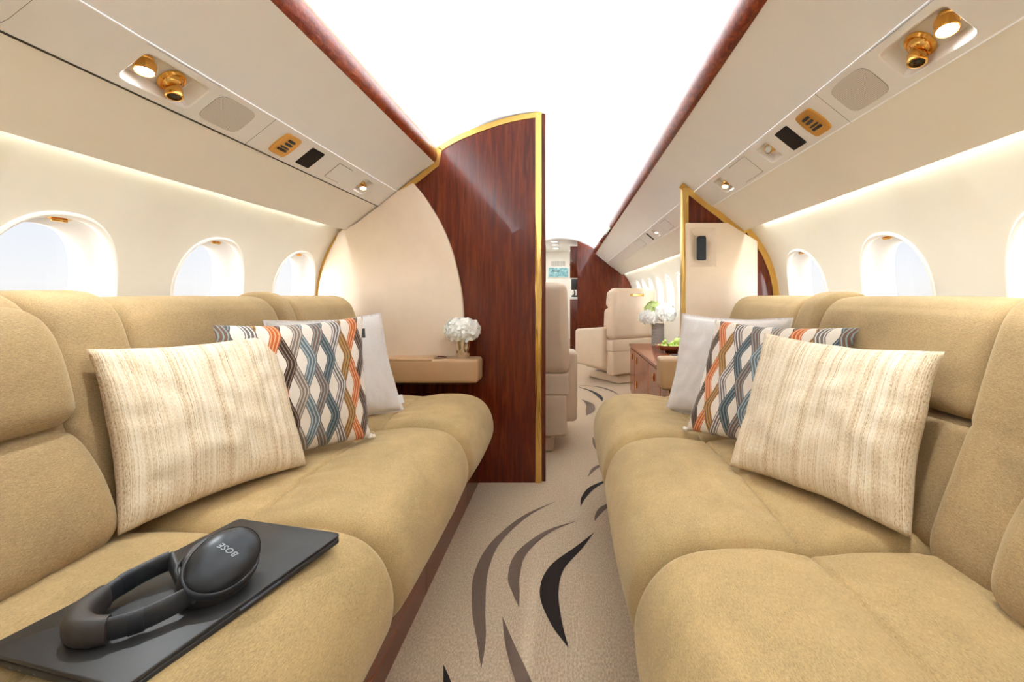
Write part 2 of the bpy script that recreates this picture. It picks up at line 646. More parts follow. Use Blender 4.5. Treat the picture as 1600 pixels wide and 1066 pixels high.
obj('floor', bm, ['carpet', 'carpet_taupe', 'carpet_dark'], keep=True, smooth=False, kind='structure')

# ceiling: vaulted headliner, light troughs and sloping side panels
bm = BM()
full = [(-x, z) for x, z in HEAD[::-1]] + HEAD[1:]
vv = [(p.x, p.z) for p in catmull([(x, 0, z) for x, z in full], 5)]
add_extrude(bm, vv, Y0, Y1 + 0.02, 0, 12)
for s in (-1, 1):
    add_extrude(bm, [(s * 0.606, 1.680), (s * 0.608, 1.630), (s * 0.590, 1.612), (s * 0.556, 1.604)], Y0, Y1 + 0.02, 1)
    add_extrude(bm, [(s * (0.556 + (0.742 - 0.556) * t + 0.006 * math.sin(PI * t)), 1.604 + (1.460 - 1.604) * t + 0.006 * math.sin(PI * t)) for t in [i / 8 for i in range(9)]], Y0, Y1 + 0.02, 1, 8)
obj('ceiling', bm, ['vault', 'panel'], kind='structure', angle=35)

# burl rails along the ceiling, with a mirrored section in the forward cabin on the right
for i, s in enumerate((-1, 1)):
    bm = BM()
    sec = [(s * 0.556, 1.602), (s * 0.541, 1.604), (s * 0.530, 1.618), (s * 0.526, 1.645), (s * 0.532, 1.672), (s * 0.542, 1.674), (s * 0.548, 1.64)]
    if s < 0:
        sec = [(x - 0.016, z) for x, z in sec]
    add_slab(bm, sec, Y0 + 0.01, Y1 - 0.002)
    rail = obj('trim_%d' % (i + 1), bm, 'burl', kind='structure', angle=40)
    if s > 0:
        bm = BM()
        add_slab(bm, [(x - 0.004, z) for x, z in sec[:6]], 4.6, 5.9)
        obj('mirror_insert', bm, 'chrome', rail, angle=40)


def loops_patch(bm, fmap, hu, hv, loops, N=64, mats=None, steps=0):
    """rectangular patch hu x hv whose middle is cut and continued by superellipse loops (a, b, n, depth, du, dv)"""
    def ring(a, b, n, d, du=0.0, dv=0.0):
        out = []
        for i in range(N):
            t = 2 * PI * i / N
            c, s_ = math.cos(t), math.sin(t)
            rho = max(abs(c), abs(s_)) if n is None else (abs(c) ** n + abs(s_) ** n) ** (1 / n)
            out.append(bm.verts.new(fmap(du + a * c / rho, dv + b * s_ / rho, d)))
        return out
    prev = ring(hu, hv, None, 0)
    if steps:
        a0, b0, n0, d0 = loops[0][:4]
        for k in range(1, steps):
            f_ = k / steps
            cur = []
            for i in range(N):
                t = 2 * PI * i / N
                c, s_ = math.cos(t), math.sin(t)
                r1 = max(abs(c), abs(s_))
                r2 = (abs(c) ** n0 + abs(s_) ** n0) ** (1 / n0)
                cur.append(bm.verts.new(fmap((1 - f_) * hu * c / r1 + f_ * a0 * c / r2, (1 - f_) * hv * s_ / r1 + f_ * b0 * s_ / r2, 0)))
            for i in range(N):
                bm.faces.new((prev[i], prev[(i + 1) % N], cur[(i + 1) % N], cur[i]))
            prev = cur
    for li, lp in enumerate(loops):
        cur = ring(*lp)
        for i in range(N):
            f = bm.faces.new((prev[i], prev[(i + 1) % N], cur[(i + 1) % N], cur[i]))
            if mats:
                f.material_index = mats[li]
        prev = cur
    return prev


# side walls with their windows
NW = 64
win_no = 0
VS = [math.tan(PI / 4 * (-1 + 2 * i / (NW // 4))) for i in range(NW // 4 + 1)]
for s in (-1, 1):
    def wmap(Yc):
        def g(u, v, d):
            z = ZC + v
            x = wall_x(z, s)
            dx = (wall_x(z + 1e-3, s) - wall_x(z - 1e-3, s)) / 2e-3
            n = V((1, 0, -dx)).normalized()                 # outwards
            p = V((x, 0, z)) + n * d
            return V((s * p.x, Yc + u, p.z))
        return g
    if s < 0:
        centres = [1.12 - 0.5 * k for k in (3, 2, 1)] + [1.12 + 0.4985 * k for k in range(0, 3)] + [2.75 + 0.5 * k for k in range(9)]
    else:
        centres = [-0.62, -0.09, 0.415, 0.945, 1.488, 2.035] + [2.72 + 0.5 * k for k in range(9)]
    HU = 0.172
    bm = BM()
    edge = Y0
    for ci, yc in enumerate(centres):
        g = wmap(yc)
        a = yc - HU
        n_ = max(1, int((a - edge) / 0.08))
        for k in range(n_):
            ya, yb = edge + (a - edge) * k / n_, edge + (a - edge) * (k + 1) / n_
            for q in range(len(VS) - 1):
                bm.faces.new([bm.verts.new(wmap(yy)(0, ZH * vv_, 0.0855)) for yy, vv_ in ((ya, VS[q]), (yb, VS[q]), (yb, VS[q + 1]), (ya, VS[q + 1]))])
                bm.faces.new([bm.verts.new(wmap(yy)(0, ZH * vv_, 0)) for yy, vv_ in ((ya, VS[q]), (yb, VS[q]), (yb, VS[q + 1]), (ya, VS[q + 1]))])
        edge = yc + HU
        loops_patch(bm, g, HU, ZH, [(0.168, 0.214, 2.35, 0.0), (0.161, 0.206, 2.35, 0.0)], NW, None, 10)
        # fuselage skin outside, pierced for the pane
        loops_patch(bm, (lambda u, v, d, g=g: g(u, v, d + 0.0855)), HU, ZH, [(0.1155, 0.1595, 2.6, 0.0)], NW, None, 4)
        # the window itself
        win_no += 1
        if not (yc > 0.2 or True):
            continue
        w = thing('window_%d' % win_no, None, None, wmap(yc)(0, 0, 0), kind='structure')
        b2 = BM()
        loops_w = [(0.163, 0.208, 2.35, -0.004), (0.158, 0.203, 2.35, -0.006), (0.151, 0.196, 2.35, 0.0), (0.147, 0.192, 2.4, 0.010), (0.140, 0.184, 2.45, 0.040), (0.131, 0.175, 2.5, 0.047), (0.127, 0.171, 2.5, 0.060),
                   (0.119, 0.163, 2.6, 0.066), (0.115, 0.159, 2.6, 0.085)]
        def ring(a, b, n, d):
            out = []
            for i in range(NW):
                t = 2 * PI * i / NW
                c, q = math.cos(t), math.sin(t)
                rho = (abs(c) ** n + abs(q) ** n) ** (1 / n)
                out.append(b2.verts.new(g(a * c / rho, b * q / rho, d)))
            return out
        prev = ring(0.165, 0.210, 2.35, 0.004)
        for li, lp in enumerate(loops_w):
            cur = ring(*lp)
            for i in range(NW):
                fc = b2.faces.new((prev[i], prev[(i + 1) % NW], cur[(i + 1) % NW], cur[i]))
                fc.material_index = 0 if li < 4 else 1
            prev = cur
        wf = obj('window_frame', b2, ['lip', 'reveal'], w, angle=50)
        b2 = BM()
        N2 = 48
        b2.faces.new([b2.verts.new(g(0.117 * math.cos(2 * PI * i / N2) / ((abs(math.cos(2 * PI * i / N2)) ** 2.6 + abs(math.sin(2 * PI * i / N2)) ** 2.6) ** (1 / 2.6)),
                                     0.161 * math.sin(2 * PI * i / N2) / ((abs(math.cos(2 * PI * i / N2)) ** 2.6 + abs(math.sin(2 * PI * i / N2)) ** 2.6) ** (1 / 2.6)), 0.083)) for i in range(N2)])
        obj('pane', b2, 'glass', w, smooth=False)
        # brass shade catch under the top of the reveal
        b2 = BM()
        pc = g(0.0, 0.190, 0.022)
        add_box(b2, (-0.011, -0.034, -0.004), (0.011, 0.034, 0.004), 0.0035, 3, 0, Matrix.Translation(pc) @ Matrix.Rotation(s * 0.2, 4, 'Y'))
        add_box(b2, (-0.004, -0.018, -0.012), (0.004, 0.018, -0.003), 0.003, 3, 0, Matrix.Translation(pc) @ Matrix.Rotation(s * 0.2, 4, 'Y'))
        obj('shade_catch', b2, 'brass', wf)
    n_ = 6
    for k in range(n_):
        ya, yb = edge + (Y1 - edge) * k / n_, edge + (Y1 - edge) * (k + 1) / n_
        for q in range(len(VS) - 1):
            bm.faces.new([bm.verts.new(wmap(yy)(0, ZH * vv_, 0)) for yy, vv_ in ((ya, VS[q]), (yb, VS[q]), (yb, VS[q + 1]), (ya, VS[q + 1]))])
    bmesh.ops.remove_doubles(bm, verts=bm.verts, dist=0.0004)
    # upper valance panel with its lip, the cove behind it, and the lower dado
    lo = [(p.x, p.z) for p in catmull([(x, 0, z) for x, z in LOWER], 4)]
    add_extrude(bm, [(s * x, z) for x, z in lo] + [(s * 0.991, 1.2625), (s * 0.995, 1.2635), (s * 0.9955, 1.300), (s * wall_x(ZT, s), 1.300), (s * wall_x(ZT, s), ZT)], Y0, Y1, 0, 8)
    add_extrude(bm, [(s * wall_x(ZC - ZH, s), ZC - ZH), (s * wall_x(ZC - ZH, s), 0.30), (s * 1.145, 0.0)], Y0, Y1, 0, 2)
    obj('wall_left' if s < 0 else 'wall_right', bm, 'cream', kind='structure', angle=35)

# aft wall behind the viewpoint
bm = BM()
out = [(p[0], p[1]) for p in vv]
pts = [(-1.16, 0.0), (1.16, 0.0), (1.16, 1.3), (0.99, 1.3), (0.6, 1.65), (0.3, 1.84), (0, 1.88), (-0.3, 1.84), (-0.6, 1.65), (-0.99, 1.3), (-1.16, 1.3)]
add_slab(bm, pts, Y0 - 0.04, Y0)
obj('wall_aft', bm, 'panel', kind='structure', smooth=False)

# ------------------------------------------------------------------ service strips above the seats
SM = {s: V((s * 0.789, 0, 1.4225)) for s in (-1, 1)}
SD = {s: V((s * 0.094, 0, -0.075)).normalized() for s in (-1, 1)}
SN = {s: V((-s * 0.075, 0, -0.094)).normalized() for s in (-1, 1)}
HV = 0.0595
PROUD = 0.004


def strip_map(s, Yc):
    def g(u, v, d):
        return SM[s] + V((0, Yc + u, 0)) + SD[s] * v + SN[s] * (PROUD + d)
    return g


def strip_M(s, Yc, v=0.0, d=0.0):
    """local x along the cabin, local z out of the strip into the cabin"""
    m = frame(strip_map(s, Yc)(0, v, d), SN[s], V((0, 1, 0)))
    return m


TRAYS = {-1: [(1.035, 0.088, 0.042), (2.03, 0.050, 0.040)], 1: [(0.878, 0.088, 0.042), (1.55, 0.046, 0.038), (2.00, 0.050, 0.040), (3.55, 0.05, 0.04)]}
SEAMS = {-1: [0.72, 1.345, 2.45, 3.3, 4.5], 1: [0.55, 1.175, 2.45, 3.3, 4.5]}
for i, s in enumerate((-1, 1)):
    bm = BM()
    edge = Y0
    marks = sorted([(t[0] - t[1] - 0.012, t[0] + t[1] + 0.012, t) for t in TRAYS[s]] + [(y - 0.0008, y + 0.0008, None) for y in SEAMS[s]])
    for a, b, t in marks:
        add_extrude(bm, [tuple(strip_map(s, 0)(0, v, d))[::2] for v, d in ((-HV, -0.006), (-HV, -0.001), (-HV + 0.0015, 0), (HV - 0.004, 0), (HV, -0.004), (HV, -0.008))], edge, a)
        if t is None:
            add_extrude(bm, [tuple(strip_map(s, 0)(0, v, 0.0))[::2] for v in (-HV, HV)], a, b, 1)
        else:
            yc, hu, hv = t
            for prof_ in (((HV - 0.004, 0), (HV, -0.004), (HV, -0.008)), ((-HV, -0.006), (-HV, -0.001), (-HV + 0.0015, 0), (-HV + 0.004, 0))):
                add_extrude(bm, [tuple(strip_map(s, 0)(0, v_, d_))[::2] for v_, d_ in prof_], a, b)
            g = strip_map(s, yc)
            big = hu > 0.08
            loops_patch(bm, g, hu + 0.012, HV - 0.004, [(hu, hv, 9, 0.0), (hu - 0.003, hv - 0.003, 9, -0.002), (hu * 0.88, hv * 0.84, 8, -0.016 if big else -0.014), (hu * 0.80, hv * 0.70, 7, -0.032 if big else -0.026)], 48)
            # close the tray floor
            loop = []
            hu2, hv2 = hu * 0.80, hv * 0.70
            dd = -0.032 if big else -0.026
            for q in range(48):
                tt = 2 * PI * q / 48
                c, q2 = math.cos(tt), math.sin(tt)
                rho = (abs(c) ** 7 + abs(q2) ** 7) ** (1 / 7)
                loop.append(bm.verts.new(g(hu2 * c / rho, hv2 * q2 / rho, dd)))
            bm.faces.new(loop)
        edge = b
    add_extrude(bm, [tuple(strip_map(s, 0)(0, v, d))[::2] for v, d in ((-HV, -0.006), (-HV, -0.001), (-HV + 0.0015, 0), (HV - 0.004, 0), (HV, -0.004), (HV, -0.008))], edge, Y1)
    bmesh.ops.remove_doubles(bm, verts=bm.verts, dist=0.0003)
    obj('trim_%d' % (i + 3), bm, ['plastic', 'gap'], kind='structure', angle=25)
    if s < 0:           # the dark reveal along the strip's outer edge
        bm = BM()
        add_extrude(bm, [tuple(strip_map(s, 0)(0, v, -0.0024))[::2] for v in (HV - 0.001, HV + 0.0034)], Y0, YB)
        obj('trim_5', bm, 'gap', kind='structure', smooth=False)


def spot(s, yc, v, big, lit, label, aim, base_d):
    M4 = strip_M(s, yc, v, base_d)
    p = M4.translation
    t = thing('reading_spotlight', label, 'reading light', p, 'brass reading lights')
    k = 0.72 if big else 0.56
    bm = BM()
    add_lathe(bm, [(0.028 * k, 0.0), (0.028 * k, 0.003 * k), (0.024 * k, 0.007 * k), (0.020 * k, 0.008 * k)], M4, 32)
    obj('base_ring', bm, 'brass', t, angle=40)
    a = V(aim).normalized()
    c = p + SN[s] * 0.010 * k
    Ml = frame(c, a)
    bm = BM()
    add_lathe(bm, [(0.006 * k, -0.012 * k), (0.020 * k, -0.010 * k), (0.0262 * k, -0.005 * k), (0.0275 * k, 0.003 * k), (0.0262 * k, 0.008 * k), (0.0265 * k, 0.018 * k), (0.0265 * k, 0.026 * k), (0.0235 * k, 0.0275 * k), (0.0232 * k, 0.024 * k)], Ml, 40, cap1=False)
    hs_ = obj('lamp_housing', bm, 'brass', t, angle=40)
    bm = BM()
    add_lathe(bm, [(0.0232 * k, 0.0235 * k), (0.0232 * k, 0.0245 * k), (0.012 * k, 0.0262 * k), (0.003 * k, 0.0266 * k)], Ml, 32)
    obj('lens', bm, 'lamp' if lit else 'lens_off', hs_)
    if lit:
        l = bpy.data.lights.new('reading_lamp_beam', 'SPOT')
        l.energy = 17.0 if big else 8
        l.spot_size = math.radians(130)
        l.spot_blend = 1.0
        l.color = (0.93, 1.0, 1.03)
        l.shadow_soft_size = 0.015
        lo_ = bpy.data.objects.new('reading_lamp_beam', l)
        COL.objects.link(lo_)
        lo_.parent = t
        lo_.matrix_local = Matrix.Translation(-p) @ frame(c + a * 0.034 * k, -a)
    return t


def gasper(s, yc, v, label, base_d, k=1.0):
    M4 = strip_M(s, yc, v, base_d)
    p = M4.translation
    t = thing('air_vent', label, 'air vent', p, 'brass air vents')
    bm = BM()
    add_lathe(bm, [(0.030 * k, 0.0), (0.030 * k, 0.003 * k), (0.025 * k, 0.007 * k), (0.022 * k, 0.004 * k), (0.018 * k, 0.012 * k), (0.010 * k, 0.018 * k)], M4, 40)
    obj('flange', bm, 'brass', t, angle=40)
    a = (SN[s] * 0.35 + V((0, -0.25, -0.9))).normalized()
    Ml = frame(p + SN[s] * 0.010 * k, a)
    bm = BM()
    add_lathe(bm, [(0.012 * k, 0.0), (0.0135 * k, 0.010 * k), (0.0165 * k, 0.015 * k), (0.0175 * k, 0.030 * k), (0.0165 * k, 0.034 * k), (0.0135 * k, 0.0345 * k), (0.0125 * k, 0.028 * k)], Ml, 36, cap1=False)
    nz_ = obj('nozzle', bm, 'brass', t, angle=40)
    bm = BM()
    add_lathe(bm, [(0.0126 * k, 0.027 * k), (0.0126 * k, 0.0285 * k), (0.006 * k, 0.0290 * k), (0.0045 * k, 0.0315 * k), (0.001 * k, 0.032 * k)], Ml, 24)
    obj('nozzle_core', bm, 'black', nz_, angle=30)


spot(-1, 0.990, -0.004, True, True, 'large lit brass reading light left of the air nozzle above the left sofa', (0.15, -0.25, -1), -0.030)
gasper(-1, 1.068, 0.004, 'brass air nozzle beside the lit lamp above the left sofa', -0.030)
spot(1, 0.836, -0.004, True, True, 'large lit brass reading light above the right sofa, nearest the top corner', (-0.15, -0.25, -1), -0.030)
gasper(1, 0.912, 0.004, 'brass air nozzle beside the lit lamp above the right sofa', -0.030)
spot(-1, 2.045, 0.004, False, True, 'small lit brass reading light above the left sofa next to the bulkhead', (0.2, -0.35, -1), -0.020)
gasper(-1, 2.005, -0.012, 'tiny brass air nozzle next to the small lamp by the left bulkhead', -0.022, 0.55)
spot(1, 1.55, -0.004, False, False, 'small unlit brass reading light turned sideways above the right sofa', (-0.9, -0.5, -0.25), -0.022)
spot(1, 2.012, 0.004, False, True, 'small lit brass reading light by the gold edge of the right bulkhead', (-0.2, -0.35, -1), -0.020)
gasper(1, 1.975, -0.010, 'tiny brass air nozzle next to the small lamp by the right bulkhead', -0.022, 0.55)
spot(1, 3.55, 0.0, False, True, 'tiny brass reading light over the forward right cabin side', (-0.2, -0.35, -1), -0.022)


def plate(bm, g, hu, hv, n, d0, d1, mi=0, N=40, uv=None, curve=0.0):
    ra, rb = [], []
    for i in range(N):
        t = 2 * PI * i / N
        c, q = math.cos(t), math.sin(t)
        rho = (abs(c) ** n + abs(q) ** n) ** (1 / n)
        u, v = hu * c / rho, hv * q / rho
        ra.append(bm.verts.new(g(u, v, d0)))
        rb.append(bm.verts.new(g(u * 0.985, v * 0.985, d1)))
    for i in range(N):
        bm.faces.new((ra[i], ra[(i + 1) % N], rb[(i + 1) % N], rb[i])).material_index = mi
    ft = bm.faces.new(rb)
    ft.material_index = mi
    bm.faces.new(ra[::-1]).material_index = mi
    if uv is not None:
        lay = bm.loops.layers.uv.verify()
        for l, i in zip(ft.loops, range(N)):
            t = 2 * PI * i / N
            c, q = math.cos(t), math.sin(t)
            rho = (abs(c) ** n + abs(q) ** n) ** (1 / n)
            l[lay].uv = (0.5 + 0.5 * c / rho * hu / max(hu, hv), 0.5 + 0.5 * q / rho * hv / max(hu, hv))


def speaker(s, yc, label):
    bm = BM()
    plate(bm, strip_map(s, yc), 0.068, 0.044, 5, -0.002, 0.0015, 0, 48, True)
    tag(obj('ceiling_speaker', bm, 'grille', loc=strip_map(s, yc)(0, 0, 0), smooth=False), label, 'speaker', 'speaker covers')


speaker(-1, 1.218, 'perforated ivory speaker cover above the left sofa')
speaker(1, 1.072, 'perforated ivory speaker cover above the right sofa')


def switches(s, yc, label):
    g = strip_map(s, yc)
    p = g(0, 0, 0)
    t = thing('ceiling_switch_plate', label, 'switch panel', p, 'brass switch panels')
    bm = BM()
    plate(bm, (lambda u, v, d: g(u * (1 + 0.16 * (1 - (v / 0.042) ** 2)), v, d)), 0.037, 0.042, 9, 0.0, 0.005, 0, 64)
    pl = obj('plate', bm, 'switch', t, angle=40)
    for k in range(2):
        bm = BM()
        plate(bm, (lambda u, v, d, k=k: g(u + 0.003, v - 0.021 + 0.0135 * k, d)), 0.0165, 0.0047, 4, 0.004, 0.0075, 0, 24)
        obj('rocker_button', bm, 'black', pl, angle=40)
    bm = BM()
    plate(bm, (lambda u, v, d: g(u + 0.001, v + 0.0065, d)), 0.0205, 0.0032, 4, 0.004, 0.0068, 0, 24)
    obj('button_strip', bm, 'black', pl, angle=40)
    for k in range(4):
        bm = BM()
        plate(bm, (lambda u, v, d, k=k: g(u - 0.0155 + 0.0108 * k, v + 0.0175, d)), 0.0042, 0.0046, 3, 0.004, 0.0078, 0, 20)
        obj('push_button', bm, 'black', pl, angle=40)


switches(-1, 1.462, 'rounded brass switch panel above the left sofa')
switches(1, 1.268, 'rounded brass switch panel above the right sofa')


def dark_sign(s, yc, label, hu=0.039, hv=0.040):
    bm = BM()
    plate(bm, strip_map(s, yc), hu, hv, 30, -0.001, 0.0018, 0, 40)
    tag(obj('ceiling_sign', bm, 'screen', loc=strip_map(s, yc)(0, 0, 0), smooth=False), label, 'sign panel', 'dark unlit sign panels')


dark_sign(-1, 1.605, 'blank dark brown sign panel above the left sofa')
dark_sign(1, 1.400, 'blank dark brown sign panel above the right sofa')
dark_sign(1, 3.78, 'small dark sign panel over the forward cabin side', 0.02, 0.04)


def hatch(s, yc, hu, hv, label):
    g = strip_map(s, yc)
    t = thing('ceiling_hatch', label, 'hatch', g(0, 0, 0), 'oxygen mask hatches')
    bm = BM()
    plate(bm, g, hu + 0.0016, hv + 0.0016, 40, -0.003, 0.0006, 0, 40)
    obj('shadow_gap', bm, 'gap', t, smooth=False)
    bm = BM()
    plate(bm, g, hu, hv, 40, -0.003, 0.0016, 0, 40)
    obj('door_panel', bm, 'plastic', t, smooth=False)


hatch(-1, 1.805, 0.052, 0.038, 'square flush hatch above the left sofa near the bulkhead')
hatch(1, 1.755, 0.080, 0.044, 'long flush hatch above the right sofa near the bulkhead')
hatch(-1, 0.62, 0.14, 0.044, 'flush hatch at the upper left corner over the left sofa')
hatch(1, 3.15, 0.09, 0.04, 'flush hatch over the forward right side nearest the gold edge')
hatch(1, 4.25, 0.13, 0.04, 'flush hatch over the forward right side beyond the dark sign')

# ------------------------------------------------------------------ bulkhead between the cabins


def outline(s, y=None):
    """the shell's outline from the crown outwards and down, x>0 turned to side s"""
    P = [(p.x, p.z) for p in catmull([(x, 0, z) for x, z in VAULT[:7]], 4)]
    P += [(0.556, 1.606), (0.742, 1.460), (0.836, 1.385)] + LOWER[1:]
    P += [(wall_x(1.285 - 0.03 * k, s), 1.285 - 0.03 * k) for k in range(0, 26)]
    return [(s * x, z) for x, z in P]


def offset_in(P, d, s):
    out = []
    for i, p in enumerate(P):
        a, b = P[max(i - 1, 0)], P[min(i + 1, len(P) - 1)]
        t = V((b[0] - a[0], b[1] - a[1])).normalized()
        n = V((t.y, -t.x)) * (1 if s > 0 else -1)
        n = n if n.dot(V((-p[0], 0.9 - p[1]))) > 0 else -n
        out.append((p[0] + n.x * d, p[1] + n.y * d))
    return out


OL = outline(-1)
bm = BM()
left_poly = [p for p in OL if p[0] < -0.022] + [(-1.15, 0.30), (-1.15, 0.0), (-0.022, 0.0), (-0.022, 1.8565)]
add_slab(bm, left_poly, YB, YB + 0.016)
lp2 = [p for p in OL if p[0] < -0.002] + [(-1.15, 0.30), (-1.15, 0.0), (-0.002, 0.0), (-0.002, 1.857)]
add_slab(bm, lp2, YB + 0.016, YB + 0.06)
wl = obj('wall_front_left', bm, 'wood', kind='structure', angle=30)
# gold trims
arc = [p for p in OL if -0.745 < p[0] < -0.02]
arc = [(-0.02, 1.8565)] + arc
bm = BM()
add_ribbon(bm, arc, offset_in(arc, 0.027, -1), YB - 0.006, YB + 0.001)
obj('gold_arch_trim', bm, 'gold', wl, angle=30)
low = [p for p in OL if p[0] < -0.975]
bm = BM()
add_ribbon(bm, low, offset_in(low, 0.016, -1), YB - 0.012, YB + 0.001)
obj('gold_wall_trim', bm, 'gold', wl, angle=30)
bm = BM()
add_box(bm, (-0.052, YB - 0.0075, 0.0), (-0.020, YB + 0.002, 1.850), 0.0015, 2)
obj('gold_edge_strip', bm, 'gold_mirror', wl, angle=40)
# leather pad
padc = catmull([(-0.660, 0, 1.500), (-0.600, 0, 1.425), (-0.522, 0, 1.298), (-0.472, 0, 1.180), (-0.442, 0, 1.073), (-0.418, 0, 0.950), (-0.408, 0, 0.84), (-0.403, 0, 0.72), (-0.403, 0, 0.55)], 5)
edge_ = [p for p in OL if p[0] < -0.665]
inner = [b if p[1] > 1.262 else c for p, b, c in zip(edge_, offset_in(edge_, 0.008, -1), offset_in(edge_, 0.019, -1))]
inner = [p for p in inner if p[1] > 0.55]
poly = [(p.x, p.z) for p in padc] + [(inner[-1][0], 0.55)] + inner[::-1]
bm = BM()
add_slab(bm, poly, YB - 0.026, YB + 0.001, 0, 0.010, 4)
obj('leather_pad', bm, 'leather', wl, angle=40)

OR_ = outline(1)
bm = BM()
XR = 0.687
top = None
for a, b in zip(OR_, OR_[1:]):
    if a[0] <= XR <= b[0]:
        t = (XR - a[0]) / (b[0] - a[0])
        top = (XR, a[1] + (b[1] - a[1]) * t)
rp = [(XR, 0.0), top] + [p for p in OR_ if p[0] > XR] + [(1.15, 0.30), (1.15, 0.0)]
add_slab(bm, rp, YB, YB + 0.04)
wr = obj('wall_front_right', bm, 'wood', kind='structure', angle=30)
arc = [(XR - 0.001, top[1] + 0.0008)] + [p for p in OR_ if p[0] > XR]
arc = [p for p in arc if p[1] > 0.55]
bm = BM()
add_ribbon(bm, arc, offset_in(arc, 0.030, 1), YB - 0.006, YB + 0.001)
obj('gold_arch_trim', bm, 'gold', wr, angle=30)
bm = BM()
add_box(bm, (XR - 0.001, YB - 0.0075, 0.0), (XR + 0.028, YB + 0.002, top[1] - 0.026), 0.0015, 2)
obj('gold_edge_strip', bm, 'gold_mirror', wr, angle=40)
bm = BM()
add_box(bm, (XR - 0.004, YB - 0.006, 0.0), (XR, YB + 0.040, top[1] - 0.012), 0.0012, 2)
obj('gold_edge_cap', bm, 'gold', wr, angle=40)
# tan pad with a framed recess for the handset
x0, x1, zt = 0.699, 1.052, 1.300
rx0, rx1, rz0, rz1 = 0.715, 0.847, 1.080, 1.275
outer = [(x0, 0.50), (x1, 0.50), (x1, 1.208), (0.905, zt), (x0, zt)]
bm = BM()
yf = YB - 0.022


def quadface(pts):
    return bm.faces.new([bm.verts.new(p) for p in pts])


# front face as four pieces around the recess
quadface([(x0, yf, 0.50), (x1, yf, 0.50), (x1, yf, rz0), (x0, yf, rz0)])
quadface([(x0, yf, rz0), (rx0, yf, rz0), (rx0, yf, rz1), (x0, yf, rz1)])
quadface([(x0, yf, rz1), (0.943, yf, rz1), (0.905, yf, zt), (x0, yf, zt)])
quadface([(rx1, yf, rz0), (x1, yf, rz0), (x1, yf, 1.208), (0.943, yf, rz1), (rx1, yf, rz1)])
o_ = [(rx0, rz0), (rx1, rz0), (rx1, rz1), (rx0, rz1)]
i_ = [(0.744, 1.106), (0.806, 1.106), (0.806, 1.240), (0.744, 1.240)]
for k in range(4):
    a, b = o_[k], o_[(k + 1) % 4]
    c, d = i_[(k + 1) % 4], i_[k]
    quadface([(a[0], yf, a[1]), (b[0], yf, b[1]), (c[0], yf + 0.018, c[1]), (d[0], yf + 0.018, d[1])])
quadface([(p[0], yf + 0.018, p[1]) for p in i_])
for a, b in zip(outer, outer[1:] + outer[:1]):
    quadface([(a[0], yf, a[1]), (b[0], yf, b[1]), (b[0], YB + 0.001, b[1]), (a[0], YB + 0.001, a[1])])
bmesh.ops.remove_doubles(bm, verts=bm.verts, dist=0.0002)
obj('leather_pad', bm, 'leather', wr, smooth=False)
hs = thing('handset', 'slim black handset docked in the tan panel of the right bulkhead', 'handset', at(1093.5, 388, YB - 0.015))
bm = BM()
add_box(bm, (0.753, YB - 0.032, 1.114), (0.797, YB - 0.004, 1.232), 0.008, 4)
obj('body', bm, 'fabric_black', hs)
bm = BM()
add_box(bm, (0.757, YB - 0.0335, 1.226), (0.793, YB - 0.008, 1.234), 0.003, 3)
obj('end_cap', bm, 'black', hs)

# ------------------------------------------------------------------ sofas


def resample(P, n):
    L = [0.0]
    for a, b in zip(P, P[1:]):
        L.append(L[-1] + (b - a).length)
    out, j = [], 0
    for k in range(n):
        t = L[-1] * k / n
        while j < len(L) - 2 and L[j + 1] < t:
            j += 1
        f = (t - L[j]) / max(1e-9, L[j + 1] - L[j])
        out.append(P[j].lerp(P[j + 1], f))
    return out


def cushion(s, prof, y0, y1, r, npts=90, ny=44, fn=None, seed=0, rough=0.0016):
    """closed smooth profile (x,z) swept along y, its two ends rounded by r, fn(x,z,t,y)->(dx,dz)"""
    bm = BM()
    P = catmull([(x, 0, z) for x, z in prof], 8, True)
    P = resample(P + [P[0]], npts)
    # signed area -> inward normal sign
    A = sum(a.x * b.z - b.x * a.z for a, b in zip(P, P[1:] + P[:1]))
    N = []
    for i in range(npts):
        t = (P[(i + 1) % npts] - P[i - 1]).normalized()
        n = V((-t.z, 0, t.x)) * (1 if A > 0 else -1)
        N.append(n)
    q = 8
    ys = [y0 + r * (1 - math.cos(PI / 2 * k / q)) for k in range(q)]
    ys += [y0 + r + (y1 - y0 - 2 * r) * k / ny for k in range(ny + 1)]
    ys += [y1 - r * (1 - math.cos(PI / 2 * k / q)) for k in range(q - 1, -1, -1)]
    rings = []
    for y in ys:
        e = min(y - y0, y1 - y)
        d = 0.0 if e >= r else r - math.sqrt(max(0.0, r * r - (r - e) ** 2))
        t = (y - y0) / (y1 - y0)
        ring = []
        for p, n in zip(P, N):
            x, z = p.x + n.x * d, p.z + n.z * d
            if fn:
                dx, dz = fn(x, z, t, y)
                x, z = x + dx, z + dz
            w = noise.noise(V((x * 9 + seed, y * 7, z * 9))) * rough + noise.noise(V((x * 28 + seed, y * 22, z * 28))) * rough * 0.35
            x, z = x - n.x * w, z - n.z * w
            ring.append(bm.verts.new((s * x, y, z)))
        rings.append(ring)
    for a, b in zip(rings, rings[1:]):
        for i in range(npts):
            bm.faces.new((a[i], a[(i + 1) % npts], b[(i + 1) % npts], b[i]))
    bm.faces.new(rings[0])
    bm.faces.new(rings[-1][::-1])
    return bm


SEAT = [(0.80, 0.26), (0.86, 0.30), (0.865, 0.40), (0.845, 0.462), (0.76, 0.474), (0.66, 0.478), (0.56, 0.480), (0.46, 0.484), (0.37, 0.482), (0.305, 0.466), (0.262, 0.432),
        (0.238, 0.385), (0.232, 0.335), (0.245, 0.285), (0.28, 0.255), (0.36, 0.25), (0.58, 0.25)]


